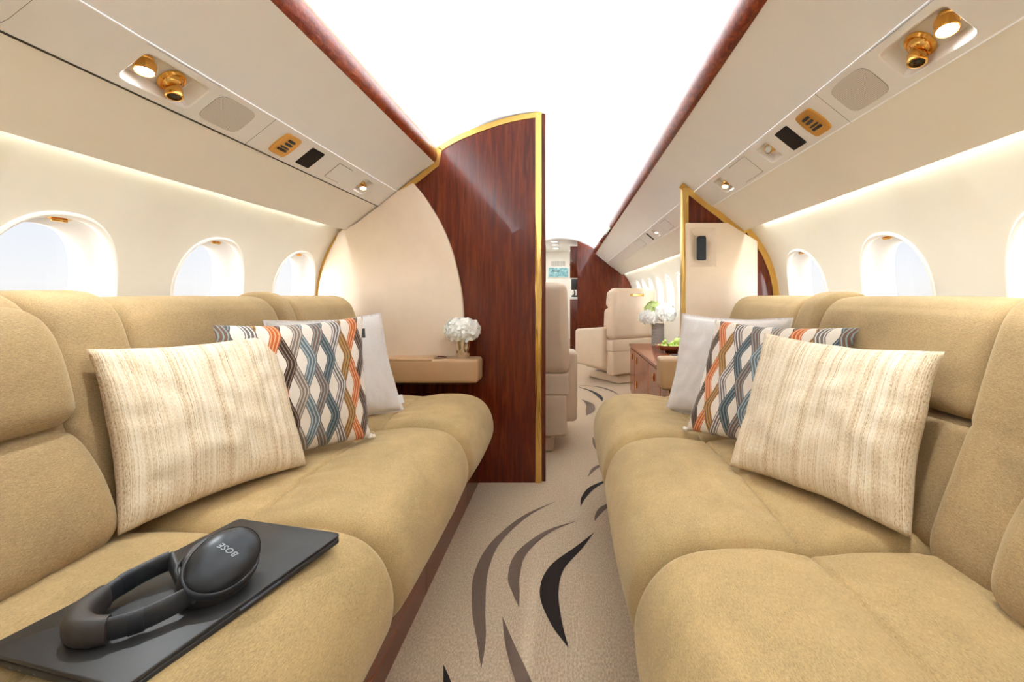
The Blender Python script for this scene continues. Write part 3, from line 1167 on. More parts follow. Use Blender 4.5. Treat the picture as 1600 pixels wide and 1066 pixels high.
def seat_fn(dome, crease=0.55):
    def fn(x, z, t, y):
        w = min(1.0, max(0.0, (z - 0.33) / 0.12))
        b = max(0.0, math.sin(PI * min(1, max(0, t)))) ** 0.6
        dz = dome * b * w * (1.0 if x < 0.75 else 0.6)
        cr = math.exp(-((x - crease) / 0.005) ** 2) * 0.009 + math.exp(-((x - crease) / 0.06) ** 2) * 0.008
        dz -= cr * w
        wr_ = noise.noise(V((x * 6, y * 24, 3.1))) * 0.005 * w * math.exp(-((x - crease) / 0.10) ** 2)
        return (-0.010 * b * (1 - w) * (1 if x < 0.4 else 0), dz + wr_)
    return fn


UPPER = [(0.862, 0.735), (0.868, 0.712), (0.892, 0.703), (0.96, 0.703), (1.06, 0.71), (1.09, 0.78), (1.085, 0.88), (1.062, 0.927), (1.01, 0.938), (0.955, 0.930), (0.918, 0.900), (0.893, 0.845), (0.875, 0.785)]
LOWERB = [(0.792, 0.50), (0.796, 0.462), (0.83, 0.445), (0.92, 0.445), (0.99, 0.50), (1.02, 0.66), (0.98, 0.695), (0.90, 0.700), (0.862, 0.690), (0.846, 0.65), (0.822, 0.58)]
BOLST = [(0.770, 0.50), (0.775, 0.462), (0.81, 0.448), (0.92, 0.45), (1.00, 0.55), (1.07, 0.72), (1.095, 0.86), (1.075, 0.935), (1.02, 0.953), (0.955, 0.945), (0.908, 0.905), (0.876, 0.82), (0.846, 0.72), (0.812, 0.62), (0.785, 0.55)]
PADU = [(0.818, 0.74), (0.825, 0.712), (0.85, 0.698), (0.92, 0.70), (1.0, 0.74), (1.02, 0.84), (0.99, 0.905), (0.945, 0.922), (0.895, 0.910), (0.862, 0.875), (0.838, 0.82)]
PADL = [(0.738, 0.53), (0.742, 0.492), (0.775, 0.470), (0.88, 0.47), (0.95, 0.55), (0.97, 0.65), (0.94, 0.688), (0.88, 0.697), (0.83, 0.688), (0.795, 0.655), (0.762, 0.60)]


def groove(x, z, t, y):
    g_ = math.exp(-((z - 0.702) / 0.006) ** 2) * 0.006
    return (g_ if x < 0.95 else 0.0, 0.0)


def belly(a):
    def fn(x, z, t, y):
        b = max(0.0, math.sin(PI * min(1, max(0, t)))) ** 0.7
        return (-a * b if x < 0.92 else 0, a * 0.4 * b if z > 0.85 else 0)
    return fn


def make_sofa(s, label, seams, bolsters, yend, yback):
    t = thing('sofa', label, 'sofa', (s * 0.7, 1.2, 0), 'gold velvet sofas')
    bm = BM()
    add_box(bm, (min(s * 0.335, s * 1.06), 0.2, 0.0), (max(s * 0.335, s * 1.06), YB - 0.004, 0.29), 0.002, 1)
    obj('base', bm, 'woodh', t, smooth=False)
    for k, yy in enumerate((0.78, 1.45, 2.05)):
        bm = BM()
        xa = s * 0.3345
        add_box(bm, (min(xa, xa + s * 0.01), yy - 0.001, 0.0), (max(xa, xa + s * 0.01), yy + 0.001, 0.29))
        obj('panel_joint', bm, 'gap', t, smooth=False)
    ys = [0.2] + seams + [yend]
    domes = (0.014, 0.014, 0.020)
    for k in range(3):
        bm = cushion(s, SEAT, ys[k] + 0.001, ys[k + 1] - 0.001, 0.045, 400, 70, seat_fn(domes[k]), seed=k * 7 + s)
        obj('seat_cushion', bm, 'sofa_seat', t)
    (a0, a1), (b0, b1) = bolsters
    for ya, yb in ((a1, b0), (b1, yback)):
        obj('headrest_panel', cushion(s, UPPER, ya + 0.001, yb - 0.001, 0.03, 90, 24, belly(0.006), seed=ya), 'sofa_back', t)
        obj('lumbar_panel', cushion(s, LOWERB, ya + 0.001, yb - 0.001, 0.03, 80, 24, belly(0.006), seed=yb), 'sofa_back', t)
    for ya, yb in bolsters:
        obj('divider_bolster', cushion(s, BOLST, ya, yb, 0.035, 110, 10, groove, seed=ya), 'sofa_back', t)
    obj('back_support', cushion(s, BOLST, 0.2, a0 - 0.001, 0.03, 90, 12, groove, seed=3), 'sofa_back', t)
    obj('headrest_cushion', cushion(s, PADU, 0.22, a0 + 0.012, 0.055, 90, 24, belly(0.012), seed=5), 'sofa_back', t)
    obj('lumbar_cushion', cushion(s, PADL, 0.22, a0 + 0.012, 0.055, 90, 24, belly(0.014), seed=9), 'sofa_back', t)
    return t


make_sofa(-1, 'left three seat gold velvet sofa carrying the laptop', [0.935, 1.615], [(0.885, 1.062), (1.625, 1.72)], 2.145, 2.20)
make_sofa(1, 'right three seat gold velvet sofa across the aisle', [0.862, 1.505], [(0.70, 0.862), (1.455, 1.60)], 2.145, 2.24)

# ------------------------------------------------------------------ armrest shelves against the bulkhead


def arm_shelf(s, xa, xb, z0, z1, label, cup):
    y0, y1 = 2.152, YB - 0.027
    t = thing('armrest_shelf', label, 'armrest', (s * (xa + xb) / 2, 2.23, z0), 'tan leather armrest shelves')
    bm = BM()
    add_box(bm, (min(s * xa, s * xb), y0, z0), (max(s * xa, s * xb), y1, z1), 0.016, 4)
    bd_ = obj('body', bm, 'leather3', t, angle=50)
    bm = BM()
    xs = (s * (xa + 0.215), s * xb)
    add_box(bm, (min(xs) + 0.004, y0 + 0.001, z1 - 0.012), (max(xs), y1 - 0.01, z1 + 0.004), 0.004, 3)
    obj('lid', bm, 'leather3', t, angle=50)
    if cup:
        bm = BM()
        add_lathe(bm, [(0.041, 0.0), (0.041, 0.003), (0.036, 0.0045), (0.030, 0.0035), (0.029, 0.001)], Matrix.Translation((-0.515, 2.225, z1 - 0.0005)), 36)
        obj('cup_holder', bm, 'wood', bd_, angle=40)
    return t


arm_shelf(-1, 0.310, 0.80, 0.527, 0.640, 'tan leather armrest shelf under the small vase by the left bulkhead', True)
arm_shelf(1, 0.548, 0.775, 0.495, 0.643, 'tan leather armrest box end behind the grey pillow on the right sofa', False)

# ------------------------------------------------------------------ pillows


def pillow(name, label, cat, bl, br, tl, tr, thick, mat, group, corner=0.0, tags=(), seed=0, hem=0.0, face=1):
    """corners in world space as seen from the aisle; the pillow bulges to both sides"""
    bl, br, tl, tr = V(bl), V(br), V(tl), V(tr)
    c = (bl + br + tl + tr) / 4
    base = (bl + br) / 2
    nrm = ((br - bl) + (tr - tl)).cross((tl - bl) + (tr - br)).normalized()
    t = thing(name, label, cat, base, group)
    bm = BM()
    lay = bm.loops.layers.uv.verify()
    n = 56

    def pos(i, j, side):
        a, b = -1 + 2 * i / n, -1 + 2 * j / n
        ka = 1 - 0.072 * (1 - b * b) * (1 + 0.3 * noise.noise(V((b * 2, seed, 1))))
        kb = 1 - 0.072 * (1 - a * a) * (1 + 0.3 * noise.noise(V((a * 2, seed, 5))))
        u, v = (a * ka + 1) / 2, (b * kb + 1) / 2
        p = (bl * (1 - u) + br * u) * (1 - v) + (tl * (1 - u) + tr * u) * v
        core = max(0.0, (1 - a ** 2) * (1 - b ** 2))
        th = thick * (core ** 0.42) * (1.0 + 0.15 * -b)
        rim = min(1 - abs(a), 1 - abs(b))
        wr_ = noise.noise(V((a * 3.2 + seed, b * 3.2, side * 3))) * 0.006 * min(1, rim * 4)
        wr_ += noise.noise(V((a * 9 + seed, b * 4, side * 5))) * 0.0028 * min(1, rim * 5)
        # puckers running in from the seams
        pk = math.sin(b * 22 + seed) * math.exp(-(1 - abs(a)) * 9) + math.sin(a * 20 + seed * 2) * math.exp(-(1 - abs(b)) * 9)
        wr_ += pk * 0.0022 * min(1, rim * 12)
        p = p + nrm * (side * (th + 0.0015 + hem * 0) + wr_)
        return p, (i / n, j / n)
    grids = {}
    for side in (1, -1):
        grids[side] = [[None] * (n + 1) for _ in range(n + 1)]
        for i in range(n + 1):
            for j in range(n + 1):
                if side < 0 and (i in (0, n) or j in (0, n)):
                    grids[side][i][j] = grids[1][i][j]
                else:
                    p, uv = pos(i, j, side)
                    grids[side][i][j] = bm.verts.new(p)
    for side in (1, -1):
        g = grids[side]
        for i in range(n):
            for j in range(n):
                q = [(i, j), (i + 1, j), (i + 1, j + 1), (i, j + 1)]
                if side < 0:
                    q = q[::-1]
                f = bm.faces.new([g[a][b] for a, b in q])
                for l, (a, b) in zip(f.loops, q):
                    l[lay].uv = (a / n, b / n)
    if hem:
        # flat stitched flange all round
        ring = [(i, 0) for i in range(n)] + [(n, j) for j in range(n)] + [(i, n) for i in range(n, 0, -1)] + [(0, j) for j in range(n, 0, -1)]
        ov = []
        for i, j in ring:
            v = grids[1][i][j]
            d = (v.co - c)
            d = (d - nrm * d.dot(nrm))
            ax = (br - bl).normalized()
            ay = (tl - bl).normalized()
            dv = (ax * ((i == n) - (i == 0)) + ay * ((j == n) - (j == 0))) * hem
            ov.append(bm.verts.new(v.co + dv))
        for k in range(len(ring)):
            a, b = ring[k], ring[(k + 1) % len(ring)]
            f = bm.faces.new((grids[1][a[0]][a[1]], ov[k], ov[(k + 1) % len(ring)], grids[1][b[0]][b[1]]))
            for l in f.loops:
                l[lay].uv = (a[0] / n, a[1] / n)
    body = obj('cushion_cover', bm, mat, t, keep=True)
    for (i, j, w, h, mt, nm) in tags:
        p, _ = pos(int(i * n), int(j * n), 1)
        ax = (br - bl).normalized()
        ay = (tl - bl).normalized()
        b2 = BM()
        Mx = Matrix((ax, ay, nrm)).transposed().to_4x4()
        Mx.translation = p
        add_box(b2, (0, -h / 2, -0.0008), (w, h / 2, 0.0012), 0.0004, 1, 0, Mx)
        obj(nm, b2, mt, body, smooth=False)
    if corner:
        b2 = BM()
        cp = br if face > 0 else bl
        for k in range(3):
            ang = k * 2.1
            Ml = frame(cp + V((0.006 * math.cos(ang), 0.006 * math.sin(ang), 0.004)), V((math.cos(ang), math.sin(ang), 0.3)))
            add_lathe(b2, [(0.001, -0.008), (0.006, -0.005), (0.007, 0), (0.006, 0.005), (0.001, 0.008)], Ml, 10)
        obj('corner_knot', b2, mat, body)
    return t


ZS = 0.492
pillow('throw_pillow', 'striated beige pillow in front on the left sofa', 'pillow', (-0.733, 0.862, ZS), (-0.583, 1.222, ZS), (-0.862, 0.93, 0.834), (-0.706, 1.29, 0.838), 0.060, 'striated', 'striated beige pillows', seed=1)
pillow('throw_pillow', 'zigzag patterned pillow standing second on the left sofa', 'pillow', (-0.748, 1.13, ZS), (-0.511, 1.456, ZS), (-0.792, 1.17, 0.867), (-0.557, 1.50, 0.874), 0.055, 'zigzag', 'zigzag patterned pillows', corner=1,
       tags=((1.0, 0.86, 0.010, 0.030, 'black', 'label_tag'),), seed=2)
pillow('throw_pillow', 'plain pale grey pillow at the back of the left sofa row', 'pillow', (-0.786, 1.49, ZS), (-0.541, 1.81, ZS), (-0.886, 1.52, 0.852), (-0.641, 1.84, 0.862), 0.055, 'linen', 'pale grey pillows', hem=0.008,
       tags=((1.0, 0.12, 0.022, 0.034, 'white_tag', 'label_tag'),), seed=3)
pillow('throw_pillow', 'striated beige pillow in front on the right sofa', 'pillow', (0.538, 1.217, ZS), (0.747, 0.852, ZS), (0.6575, 1.28, 0.838), (0.8475, 0.90, 0.8325), 0.060, 'striated', 'striated beige pillows', seed=4)
pillow('throw_pillow', 'zigzag patterned pillow standing second on the right sofa', 'pillow', (0.505, 1.536, ZS), (0.772, 1.176, ZS), (0.617, 1.58, 0.857), (0.884, 1.22, 0.857), 0.055, 'zigzag2', 'zigzag patterned pillows', corner=1, face=-1, seed=5)
pillow('throw_pillow', 'plain pale grey pillow at the back of the right sofa row', 'pillow', (0.502, 1.81, ZS), (0.79, 1.51, ZS), (0.578, 1.86, 0.860), (0.866, 1.56, 0.858), 0.055, 'linen', 'pale grey pillows', hem=0.008, seed=6)

# ------------------------------------------------------------------ laptop and headphones
ZL = 0.494
RC = V((-0.3026, 0.8416, 0))
E1 = V((-0.234, -0.972, 0)).normalized()
E2 = V((-0.972, 0.234, 0)).normalized()
LL, LS = 0.342, 0.234
cl = RC + E1 * LL / 2 + E2 * LS / 2
lap = thing('laptop', 'closed black laptop lying on the left sofa seat', 'laptop', (cl.x, cl.y, ZL))
ML = Matrix((E1, -E2, V((0, 0, 1)))).transposed().to_4x4()      # local x along the long edge, y towards the aisle
ML.translation = V((cl.x, cl.y, ZL))


def rr_slab(bm, hx, hy, rad, z0, z1, M4, ch=0.0012, mi=0):
    prof = [(ch, z0), (0, z0 + ch), (0, z1 - ch), (ch * 0.4, z1 - ch * 0.3), (ch, z1)]
    rings = []
    for ins, z in prof:
        ring = []
        for cx, cy, a0 in ((hx - rad, hy - rad, 0), (-hx + rad, hy - rad, 90), (-hx + rad, -hy + rad, 180), (hx - rad, -hy + rad, 270)):
            for k in range(7):
                a = math.radians(a0 + 15 * k)
                ring.append(bm.verts.new(M4 @ V((cx + (rad - ins) * math.cos(a), cy + (rad - ins) * math.sin(a), z))))
        rings.append(ring)
    n = len(rings[0])
    for a, b in zip(rings, rings[1:]):
        for i in range(n):
            bm.faces.new((a[i], a[(i + 1) % n], b[(i + 1) % n], b[i])).material_index = mi
    bm.faces.new(rings[0][::-1])
    bm.faces.new(rings[-1])


bm = BM()
rr_slab(bm, LL / 2, LS / 2, 0.011, -0.0005, 0.0088, ML, 0.002)
body = obj('base', bm, 'laptop', lap, angle=40)
bm = BM()
rr_slab(bm, LL / 2, LS / 2, 0.011, 0.0100, 0.0152, ML, 0.0015)
obj('lid', bm, 'laptop', lap, angle=40)
bm = BM()
rr_slab(bm, LL / 2 - 0.002, LS / 2 - 0.002, 0.010, 0.008, 0.0105, ML, 0.0002)
obj('hinge_gap', bm, 'black', lap, angle=40)
bm = BM()
add_box(bm, (-0.040, LS / 2 - 0.004, 0.0052), (0.030, LS / 2 + 0.0003, 0.0092), 0.0012, 2, 0, ML)
obj('finger_notch', bm, 'laptop_edge', body, angle=40)
for k, (yy, hw) in enumerate(((-0.085, 0.007), (-0.060, 0.0045), (-0.044, 0.0045), (-0.02, 0.003))):
    bm = BM()
    add_box(bm, (LL / 2 - 0.003, yy - hw, 0.003), (LL / 2 + 0.0003, yy + hw, 0.0058), 0.001, 2, 0, ML)
    obj('port', bm, 'black', body, angle=40)

ZT_ = ZL + 0.0155
C1 = V((-0.392, 0.672, ZT_ + 0.047))
N1 = V((0.50, -0.42, 0.75)).normalized()
T1 = V((0.22, 0.80, 0.30))
T1 = (T1 - N1 * T1.dot(N1)).normalized()
C2 = V((-0.432, 0.712, ZT_ + 0.0235))
N2_ = V((-0.22, 0.22, -0.95)).normalized()
T2 = V((0.30, 0.80, 0.0))
T2 = (T2 - N2_ * T2.dot(N2_)).normalized()
hpn = thing('headphones', 'black over ear headphones lying on the closed laptop', 'headphones', (-0.44, 0.65, ZT_))


def ear(Cc, Nn, Tt, k=1.0, ct=1.0):
    M4 = frame(Cc, Nn, Tt)
    bm = BM()
    sx, sy = 0.0475 * k, 0.0375 * k
    add_lathe(bm, [(0.90, -0.014), (1.0, -0.008), (1.02, 0.0), (1.0, 0.006), (0.965, 0.0095), (0.955, 0.0085), (0.93, 0.0105), (0.80, 0.0155), (0.6, 0.0195), (0.35, 0.0222), (0.12, 0.0232)], M4, 56, sx, sy)
    e = obj('ear_cup', bm, 'hp_shell', hpn, angle=50)
    bm = BM()
    add_lathe(bm, [(r_, -0.014 + (h_ + 0.014) * ct) for r_, h_ in ((0.70, -0.016), (0.98, -0.014), (1.06, -0.020), (1.09, -0.027), (1.05, -0.034), (0.92, -0.037), (0.72, -0.034), (0.62, -0.028), (0.60, -0.020))], M4, 56, sx, sy)
    obj('ear_cushion', bm, 'hp_pad', e, angle=60)
    return M4, e


# first the cup nearest the camera
MA, cupA = ear(C1, N1, T1, 1.06)
MB_, cupB = ear(C2, N2_, T2, 0.86, 0.45)

# maker's wordmark on the near cup, upside down to the viewer
cu = bpy.data.curves.new('wordmark', 'FONT')
cu.body = 'BOSE'
cu.size = 0.0115
cu.shear = 0.35
cu.align_x = 'CENTER'
cu.align_y = 'CENTER'
cu.space_character = 1.12
cu.extrude = 0.0006
cu.offset = 0.0001
tmp = bpy.data.objects.new('wordmark_tmp', cu)
COL.objects.link(tmp)
dg = bpy.context.evaluated_depsgraph_get()
me = bpy.data.meshes.new_from_object(tmp.evaluated_get(dg))
bpy.data.objects.remove(tmp)
lx = (MA.to_3x3() @ V((1, 0, 0)))
ly = (MA.to_3x3() @ V((0, 1, 0)))
view = (V((CX, 0, CH)) - C1).normalized()
img_right = V((1, 0, 0))
img_up = V((0, 0, 1))
xd = (img_right * -0.92 + img_up * 0.34 + V((0, 0.1, 0)))
xd = (xd - N1 * xd.dot(N1)).normalized()
Mw = frame(V((0, 0, 0)), N1, xd)
DOME = [(0.0, 0.0234), (0.12, 0.0232), (0.35, 0.0222), (0.6, 0.0195), (0.80, 0.0155), (0.93, 0.0105)]
for v in me.vertices:                      # print the letters onto the domed shell
    p = Mw @ V((v.co.x, v.co.y, 0)) + T1 * 0.004
    lx_, ly_ = p.dot(lx), p.dot(ly)
    rho = math.hypot(lx_ / (0.0475 * 1.06), ly_ / (0.0375 * 1.06))
    for (r0, h0), (r1, h1) in zip(DOME, DOME[1:]):
        if r0 <= rho <= r1:
            hh_ = h0 + (h1 - h0) * (rho - r0) / (r1 - r0)
            break
    v.co = C1 + lx * lx_ + ly * ly_ + N1 * (hh_ + 0.0003 + max(0.0, v.co.z) * 0.8) - origin_of(hpn)
me.materials.clear()
me.materials.append(M['logo'])
lg = bpy.data.objects.new('wordmark', me)
COL.objects.link(lg)
lg.parent = cupA

# headband: a U lying on its edge, padded at the crown
Zb = ZT_ + 0.018
path_pts = [(-0.405, 0.632, ZT_ + 0.024), (-0.418, 0.612, ZT_ + 0.021), (-0.438, 0.590, Zb), (-0.462, 0.574, Zb), (-0.488, 0.571, Zb), (-0.510, 0.582, Zb), (-0.523, 0.604, Zb), (-0.527, 0.632, Zb + 0.001), (-0.524, 0.662, Zb + 0.004), (-0.514, 0.690, Zb + 0.006), (-0.500, 0.708, Zb + 0.009)]
path = catmull(path_pts, 8)
N_ = len(path)
ups = V((0.0, 0.0, 1.0))
i0, i1 = int(N_ * 0.30), int(N_ * 0.72)
bm = BM()
add_tube(bm, path[:i0 + 2], 0.0035, 0.0145, ups, 16)
obj('slider_arm', bm, 'hp', hpn, angle=50)
bm = BM()
add_tube(bm, path[i1 - 2:], 0.0055, 0.0145, ups, 16)
obj('slider_arm', bm, 'hp', hpn, angle=50)
bm = BM()
sub = path[i0:i1]
ws = [0.0085 + 0.006 * math.sin(PI * k / (len(sub) - 1)) ** 0.6 for k in range(len(sub))]
hs_ = [0.0165 + 0.0015 * math.sin(PI * k / (len(sub) - 1)) for k in range(len(sub))]
add_tube(bm, sub, ws, hs_, ups, 24, n=3.0)
obj('headband_pad', bm, 'hp_pad', hpn, angle=60)
for q, ii in ((0, i1 + 6), (1, int(N_ * 0.22))):
    bm = BM()
    add_tube(bm, path[ii - 2:ii + 3], 0.0062, 0.0152, ups, 16)
    obj('slider_collar', bm, 'hp_shell', hpn, angle=50)
# yokes: a partial ring about each cup and the stem down to the arm
for Mx, end, sg in ((MA, path[0], 1), (MB_, path[-1], -1)):
    bm = BM()
    pr = []
    for k in range(25):
        a = math.radians(78 + (300 - 78) * k / 24) if sg > 0 else math.radians(60 + (282 - 60) * k / 24)
        pr.append(Mx @ V((0.0505 * math.cos(a), 0.0405 * math.sin(a), -0.002)))
    zz = Mx.to_3x3() @ V((0, 0, 1))
    hh = [0.0035 + 0.006 * math.sin(PI * k / 24) ** 1.5 for k in range(25)]
    add_tube(bm, pr, 0.0028, hh, zz, 12)
    mid = pr[12]
    st = catmull([mid, mid.lerp(end, 0.5) + zz * 0.001, end], 5)
    add_tube(bm, st, 0.0045, [0.009 + 0.005 * k / (len(st) - 1) for k in range(len(st))], zz.lerp(V((0, 0, 1)), 0.6), 14)
    obj('yoke', bm, 'hp_yoke', hpn, angle=50)

# ------------------------------------------------------------------ flowers, vases, fruit


def hydrangea(name, label, centre, rad, foot, mat, n=110, group=None, seed=1, squash=0.8):
    rr = random.Random(seed)
    t = thing(name, label, 'flower', foot, group)
    bm = BM()
    for k in range(n):
        # fibonacci sphere, upper part and flanks
        z = 1 - 1.55 * (k + 0.5) / n
        a = k * 2.39996 + rr.uniform(-0.2, 0.2)
        r_ = math.sqrt(max(0, 1 - z * z))
        d = V((r_ * math.cos(a), r_ * math.sin(a), z))
        d = (d + V((rr.uniform(-.2, .2), rr.uniform(-.2, .2), rr.uniform(-.2, .2)))).normalized()
        k_ = rad * rr.uniform(0.86, 1.05)
        p = V(centre) + V((d.x * k_, d.y * k_, d.z * k_ * squash))
        Mf = frame(p, d, V((rr.uniform(-1, 1), rr.uniform(-1, 1), rr.uniform(-1, 1))))
        L = rad * rr.uniform(0.24, 0.34)
        for q in range(4):
            b = PI / 2 * q + rr.uniform(-0.15, 0.15)
            cup = rr.uniform(0.05, 0.3)
            def P(l, w, h):
                return bm.verts.new(Mf @ V((l * math.cos(b) - w * math.sin(b), l * math.sin(b) + w * math.cos(b), h)))
            v0 = P(0, 0, 0)
            v1 = P(L * 0.55, -L * 0.42, L * cup * 0.6)
            v2 = P(L * 0.55, L * 0.42, L * cup * 0.6)
            v3 = P(L * 0.98, -L * 0.22, L * cup * 0.9)
            v4 = P(L * 0.98, L * 0.22, L * cup * 0.9)
            vm = P(L * 0.60, 0, L * cup * 0.35)
            for tri in ((v0, v1, vm), (v0, vm, v2), (v1, v3, vm), (vm, v4, v2), (vm, v3, v4)):
                bm.faces.new(tri)
    obj('flower_head', bm, mat, t, smooth=True, keep=True)
    bm = BM()
    add_lathe(bm, [(0.02, -0.2), (rad * 0.55, -rad * 0.45), (rad * 0.75, 0.0), (rad * 0.6, rad * 0.4 * squash), (0.01, rad * 0.72 * squash)], Matrix.Translation(centre), 16)
    for v in bm.verts:
        if v.co.z < V(centre).z - rad * 0.5:
            v.co.z = V(centre).z - rad * 0.5
    obj('flower_core', bm, mat, t)
    bm = BM()
    add_tube(bm, catmull([V(foot), V(foot).lerp(V(centre), 0.5) + V((0.003, 0, 0)), V(centre) - V((0, 0, rad * 0.3))], 4), 0.003, 0.003, V((0, 1, 0.01)), 8)
    obj('stem', bm, 'leaf', t)
    return t


# small vase on the left armrest shelf
vz = 0.6405
vc = V((-0.392, 2.212, vz))
va = thing('vase', 'small silver tumbler vase on the left tan armrest shelf', 'vase', vc)
bm = BM()
add_lathe(bm, [(0.028, 0.0), (0.030, 0.002), (0.034, 0.05), (0.0385, 0.098), (0.0395, 0.100), (0.0375, 0.100), (0.033, 0.055), (0.028, 0.006), (0.004, 0.005)], Matrix.Translation(vc), 40)
obj('tumbler', bm, 'silver', va, angle=50)
hydrangea('hydrangea', 'low white hydrangea bloom in the small silver tumbler', vc + V((-0.002, 0, 0.130)), 0.080, vc + V((0, 0, 0.02)), 'petal', 150, seed=3, squash=0.72)

# credenza in the forward cabin
cz = 0.472
cr = thing('credenza', 'low glossy wood credenza in the forward cabin under the windows', 'credenza', (0.91, 3.5, 0))
bm = BM()
add_box(bm, (0.716, 2.40, 0.0), (1.10, 4.42, cz - 0.025), 0.002, 1)
obj('body', bm, 'table', cr, smooth=False)
bm = BM()
add_box(bm, (0.700, 2.39, cz - 0.025), (1.13, 4.44, cz), 0.006, 3)
obj('top', bm, 'table', cr, angle=40)
for k, (ya, yb) in enumerate(((4.12, 4.40), (3.42, 4.10), (2.98, 3.40), (2.42, 2.96))):
    bm = BM()
    add_box(bm, (0.706, ya, 0.03), (0.7165, yb, cz - 0.035), 0.002, 1)
    d_ = obj('door', bm, 'table', cr, smooth=False)
    for zz in ((0.37,) if k in (0, 2, 3) else (0.37, 0.16)):
        bm = BM()
        yy = (ya + yb) / 2 if k != 1 else 3.98
        add_box(bm, (0.697, yy - 0.006, zz - 0.028), (0.7065, yy + 0.006, zz + 0.028), 0.003, 2)
        obj('latch', bm, 'brass', d_, angle=40)

vc = at(1028, 541, 4.2)
vc.z = cz
va = thing('vase', 'tall taupe ribbed vase standing on the credenza', 'vase', vc)
bm = BM()
prof = [(0.052, 0.0)] + [(0.056 + (0.0016 if k % 2 else -0.0016), 0.004 + 0.2 * k / 28) for k in range(29)] + [(0.052, 0.206), (0.048, 0.19), (0.046, 0.02), (0.004, 0.018)]
add_lathe(bm, prof, Matrix.Translation(vc), 36)
obj('vase_body', bm, 'vase', va, angle=30)
hydrangea('hydrangea', 'white hydrangea on the right of the tall vase', vc + V((0.052, -0.03, 0.295)), 0.105, vc + V((0.012, 0, 0.05)), 'petal', 130, seed=5, squash=0.9)
hydrangea('hydrangea', 'white hydrangea drooping left of the tall vase', vc + V((-0.085, -0.02, 0.262)), 0.085, vc + V((-0.014, 0, 0.05)), 'petal', 110, seed=6, squash=0.8)
hydrangea('hydrangea', 'green hydrangea in the middle of the tall vase', vc + V((-0.03, 0.03, 0.33)), 0.085, vc + V((0, 0.01, 0.05)), 'petal_green', 110, seed=8, squash=0.9)

bc = at(1049, 549, 3.78)
bc.z = cz
bw = thing('fruit_bowl', 'shallow glossy brown fruit bowl on the credenza', 'bowl', bc)
bm = BM()
add_lathe(bm, [(0.05, 0.0), (0.052, 0.004), (0.06, 0.010), (0.10, 0.026), (0.128, 0.048), (0.140, 0.062), (0.143, 0.062), (0.132, 0.046), (0.10, 0.020), (0.05, 0.012), (0.004, 0.011)], Matrix.Translation(bc), 48)
obj('bowl_shell', bm, 'bowl', bw, angle=50)
gb = thing('grape_bunch', 'bunch of green grapes heaped in the brown bowl', 'grapes', bc + V((-0.03, 0, 0.02)))
rr = random.Random(4)
gp = []
for k in range(60):
    a, r_ = rr.uniform(0, 2 * PI), 0.085 * math.sqrt(rr.random())
    h = 0.038 + rr.random() * max(0.006, 0.075 * (1 - r_ / 0.095))
    gp.append(bc + V((-0.025 + r_ * math.cos(a), -0.01 + r_ * math.sin(a), h)))
for p in gp:
    bm = BM()
    bmesh.ops.create_uvsphere(bm, u_segments=10, v_segments=7, radius=0.0125, matrix=Matrix.Translation(p) @ Matrix.Diagonal((1, 1, 1.15, 1)))
    obj('grape', bm, 'grape', gb)
bm = BM()
add_tube(bm, catmull([bc + V((-0.02, 0, 0.04)), bc + V((-0.04, 0.0, 0.10)), bc + V((-0.07, -0.01, 0.118))], 4), 0.0025, 0.0025, V((0, 1, 0)), 6)
obj('stalk', bm, 'leaf', gb)
for k, (dx, dy, dz, r_, lb) in enumerate(((0.050, -0.015, 0.085, 0.036, 'green apple in front at the right of the grapes'), (0.068, 0.045, 0.082, 0.035, 'green apple tucked behind at the bowl edge'))):
    c = bc + V((dx, dy, dz))
    a_ = thing('green_apple', lb, 'apple', c - V((0, 0, r_)), 'green apples')
    bm = BM()
    add_lathe(bm, [(0.004, -0.86 * r_), (0.4 * r_, -0.95 * r_), (0.75 * r_, -0.7 * r_), (0.98 * r_, -0.1 * r_), (0.95 * r_, 0.35 * r_), (0.7 * r_, 0.75 * r_), (0.35 * r_, 0.85 * r_), (0.08 * r_, 0.65 * r_)], Matrix.Translation(c), 20)
    obj('fruit_body', bm, 'grape', a_)
    bm = BM()
    add_tube(bm, [c + V((0, 0, r_ * 0.6)), c + V((0.003, 0, r_ * 0.95)), c + V((0.007, 0, r_ * 1.25))], 0.0018, 0.0018, V((0, 1, 0)), 6)
    obj('stem', bm, 'leaf', a_)
rc = at(1053, 558, 3.42)
rc.z = cz
rm = thing('remote_control', 'small black remote lying on the near end of the credenza', 'remote', rc)
bm = BM()
add_box(bm, (rc.x - 0.03, rc.y - 0.05, cz), (rc.x + 0.06, rc.y + 0.03, cz + 0.022), 0.008, 3)
obj('body', bm, 'black', rm, angle=50)
bm = BM()
add_box(bm, (rc.x - 0.02, rc.y - 0.035, cz + 0.020), (rc.x + 0.05, rc.y + 0.015, cz + 0.026), 0.003, 2)
obj('keypad', bm, 'fabric_black', rm, angle=50)

# ------------------------------------------------------------------ forward seats


def rbox(lo, hi, bev, taper=None, seg=4):
    bm = BM()
    add_box(bm, lo, hi, bev, seg)
    if taper:
        taper(bm)
    return bm


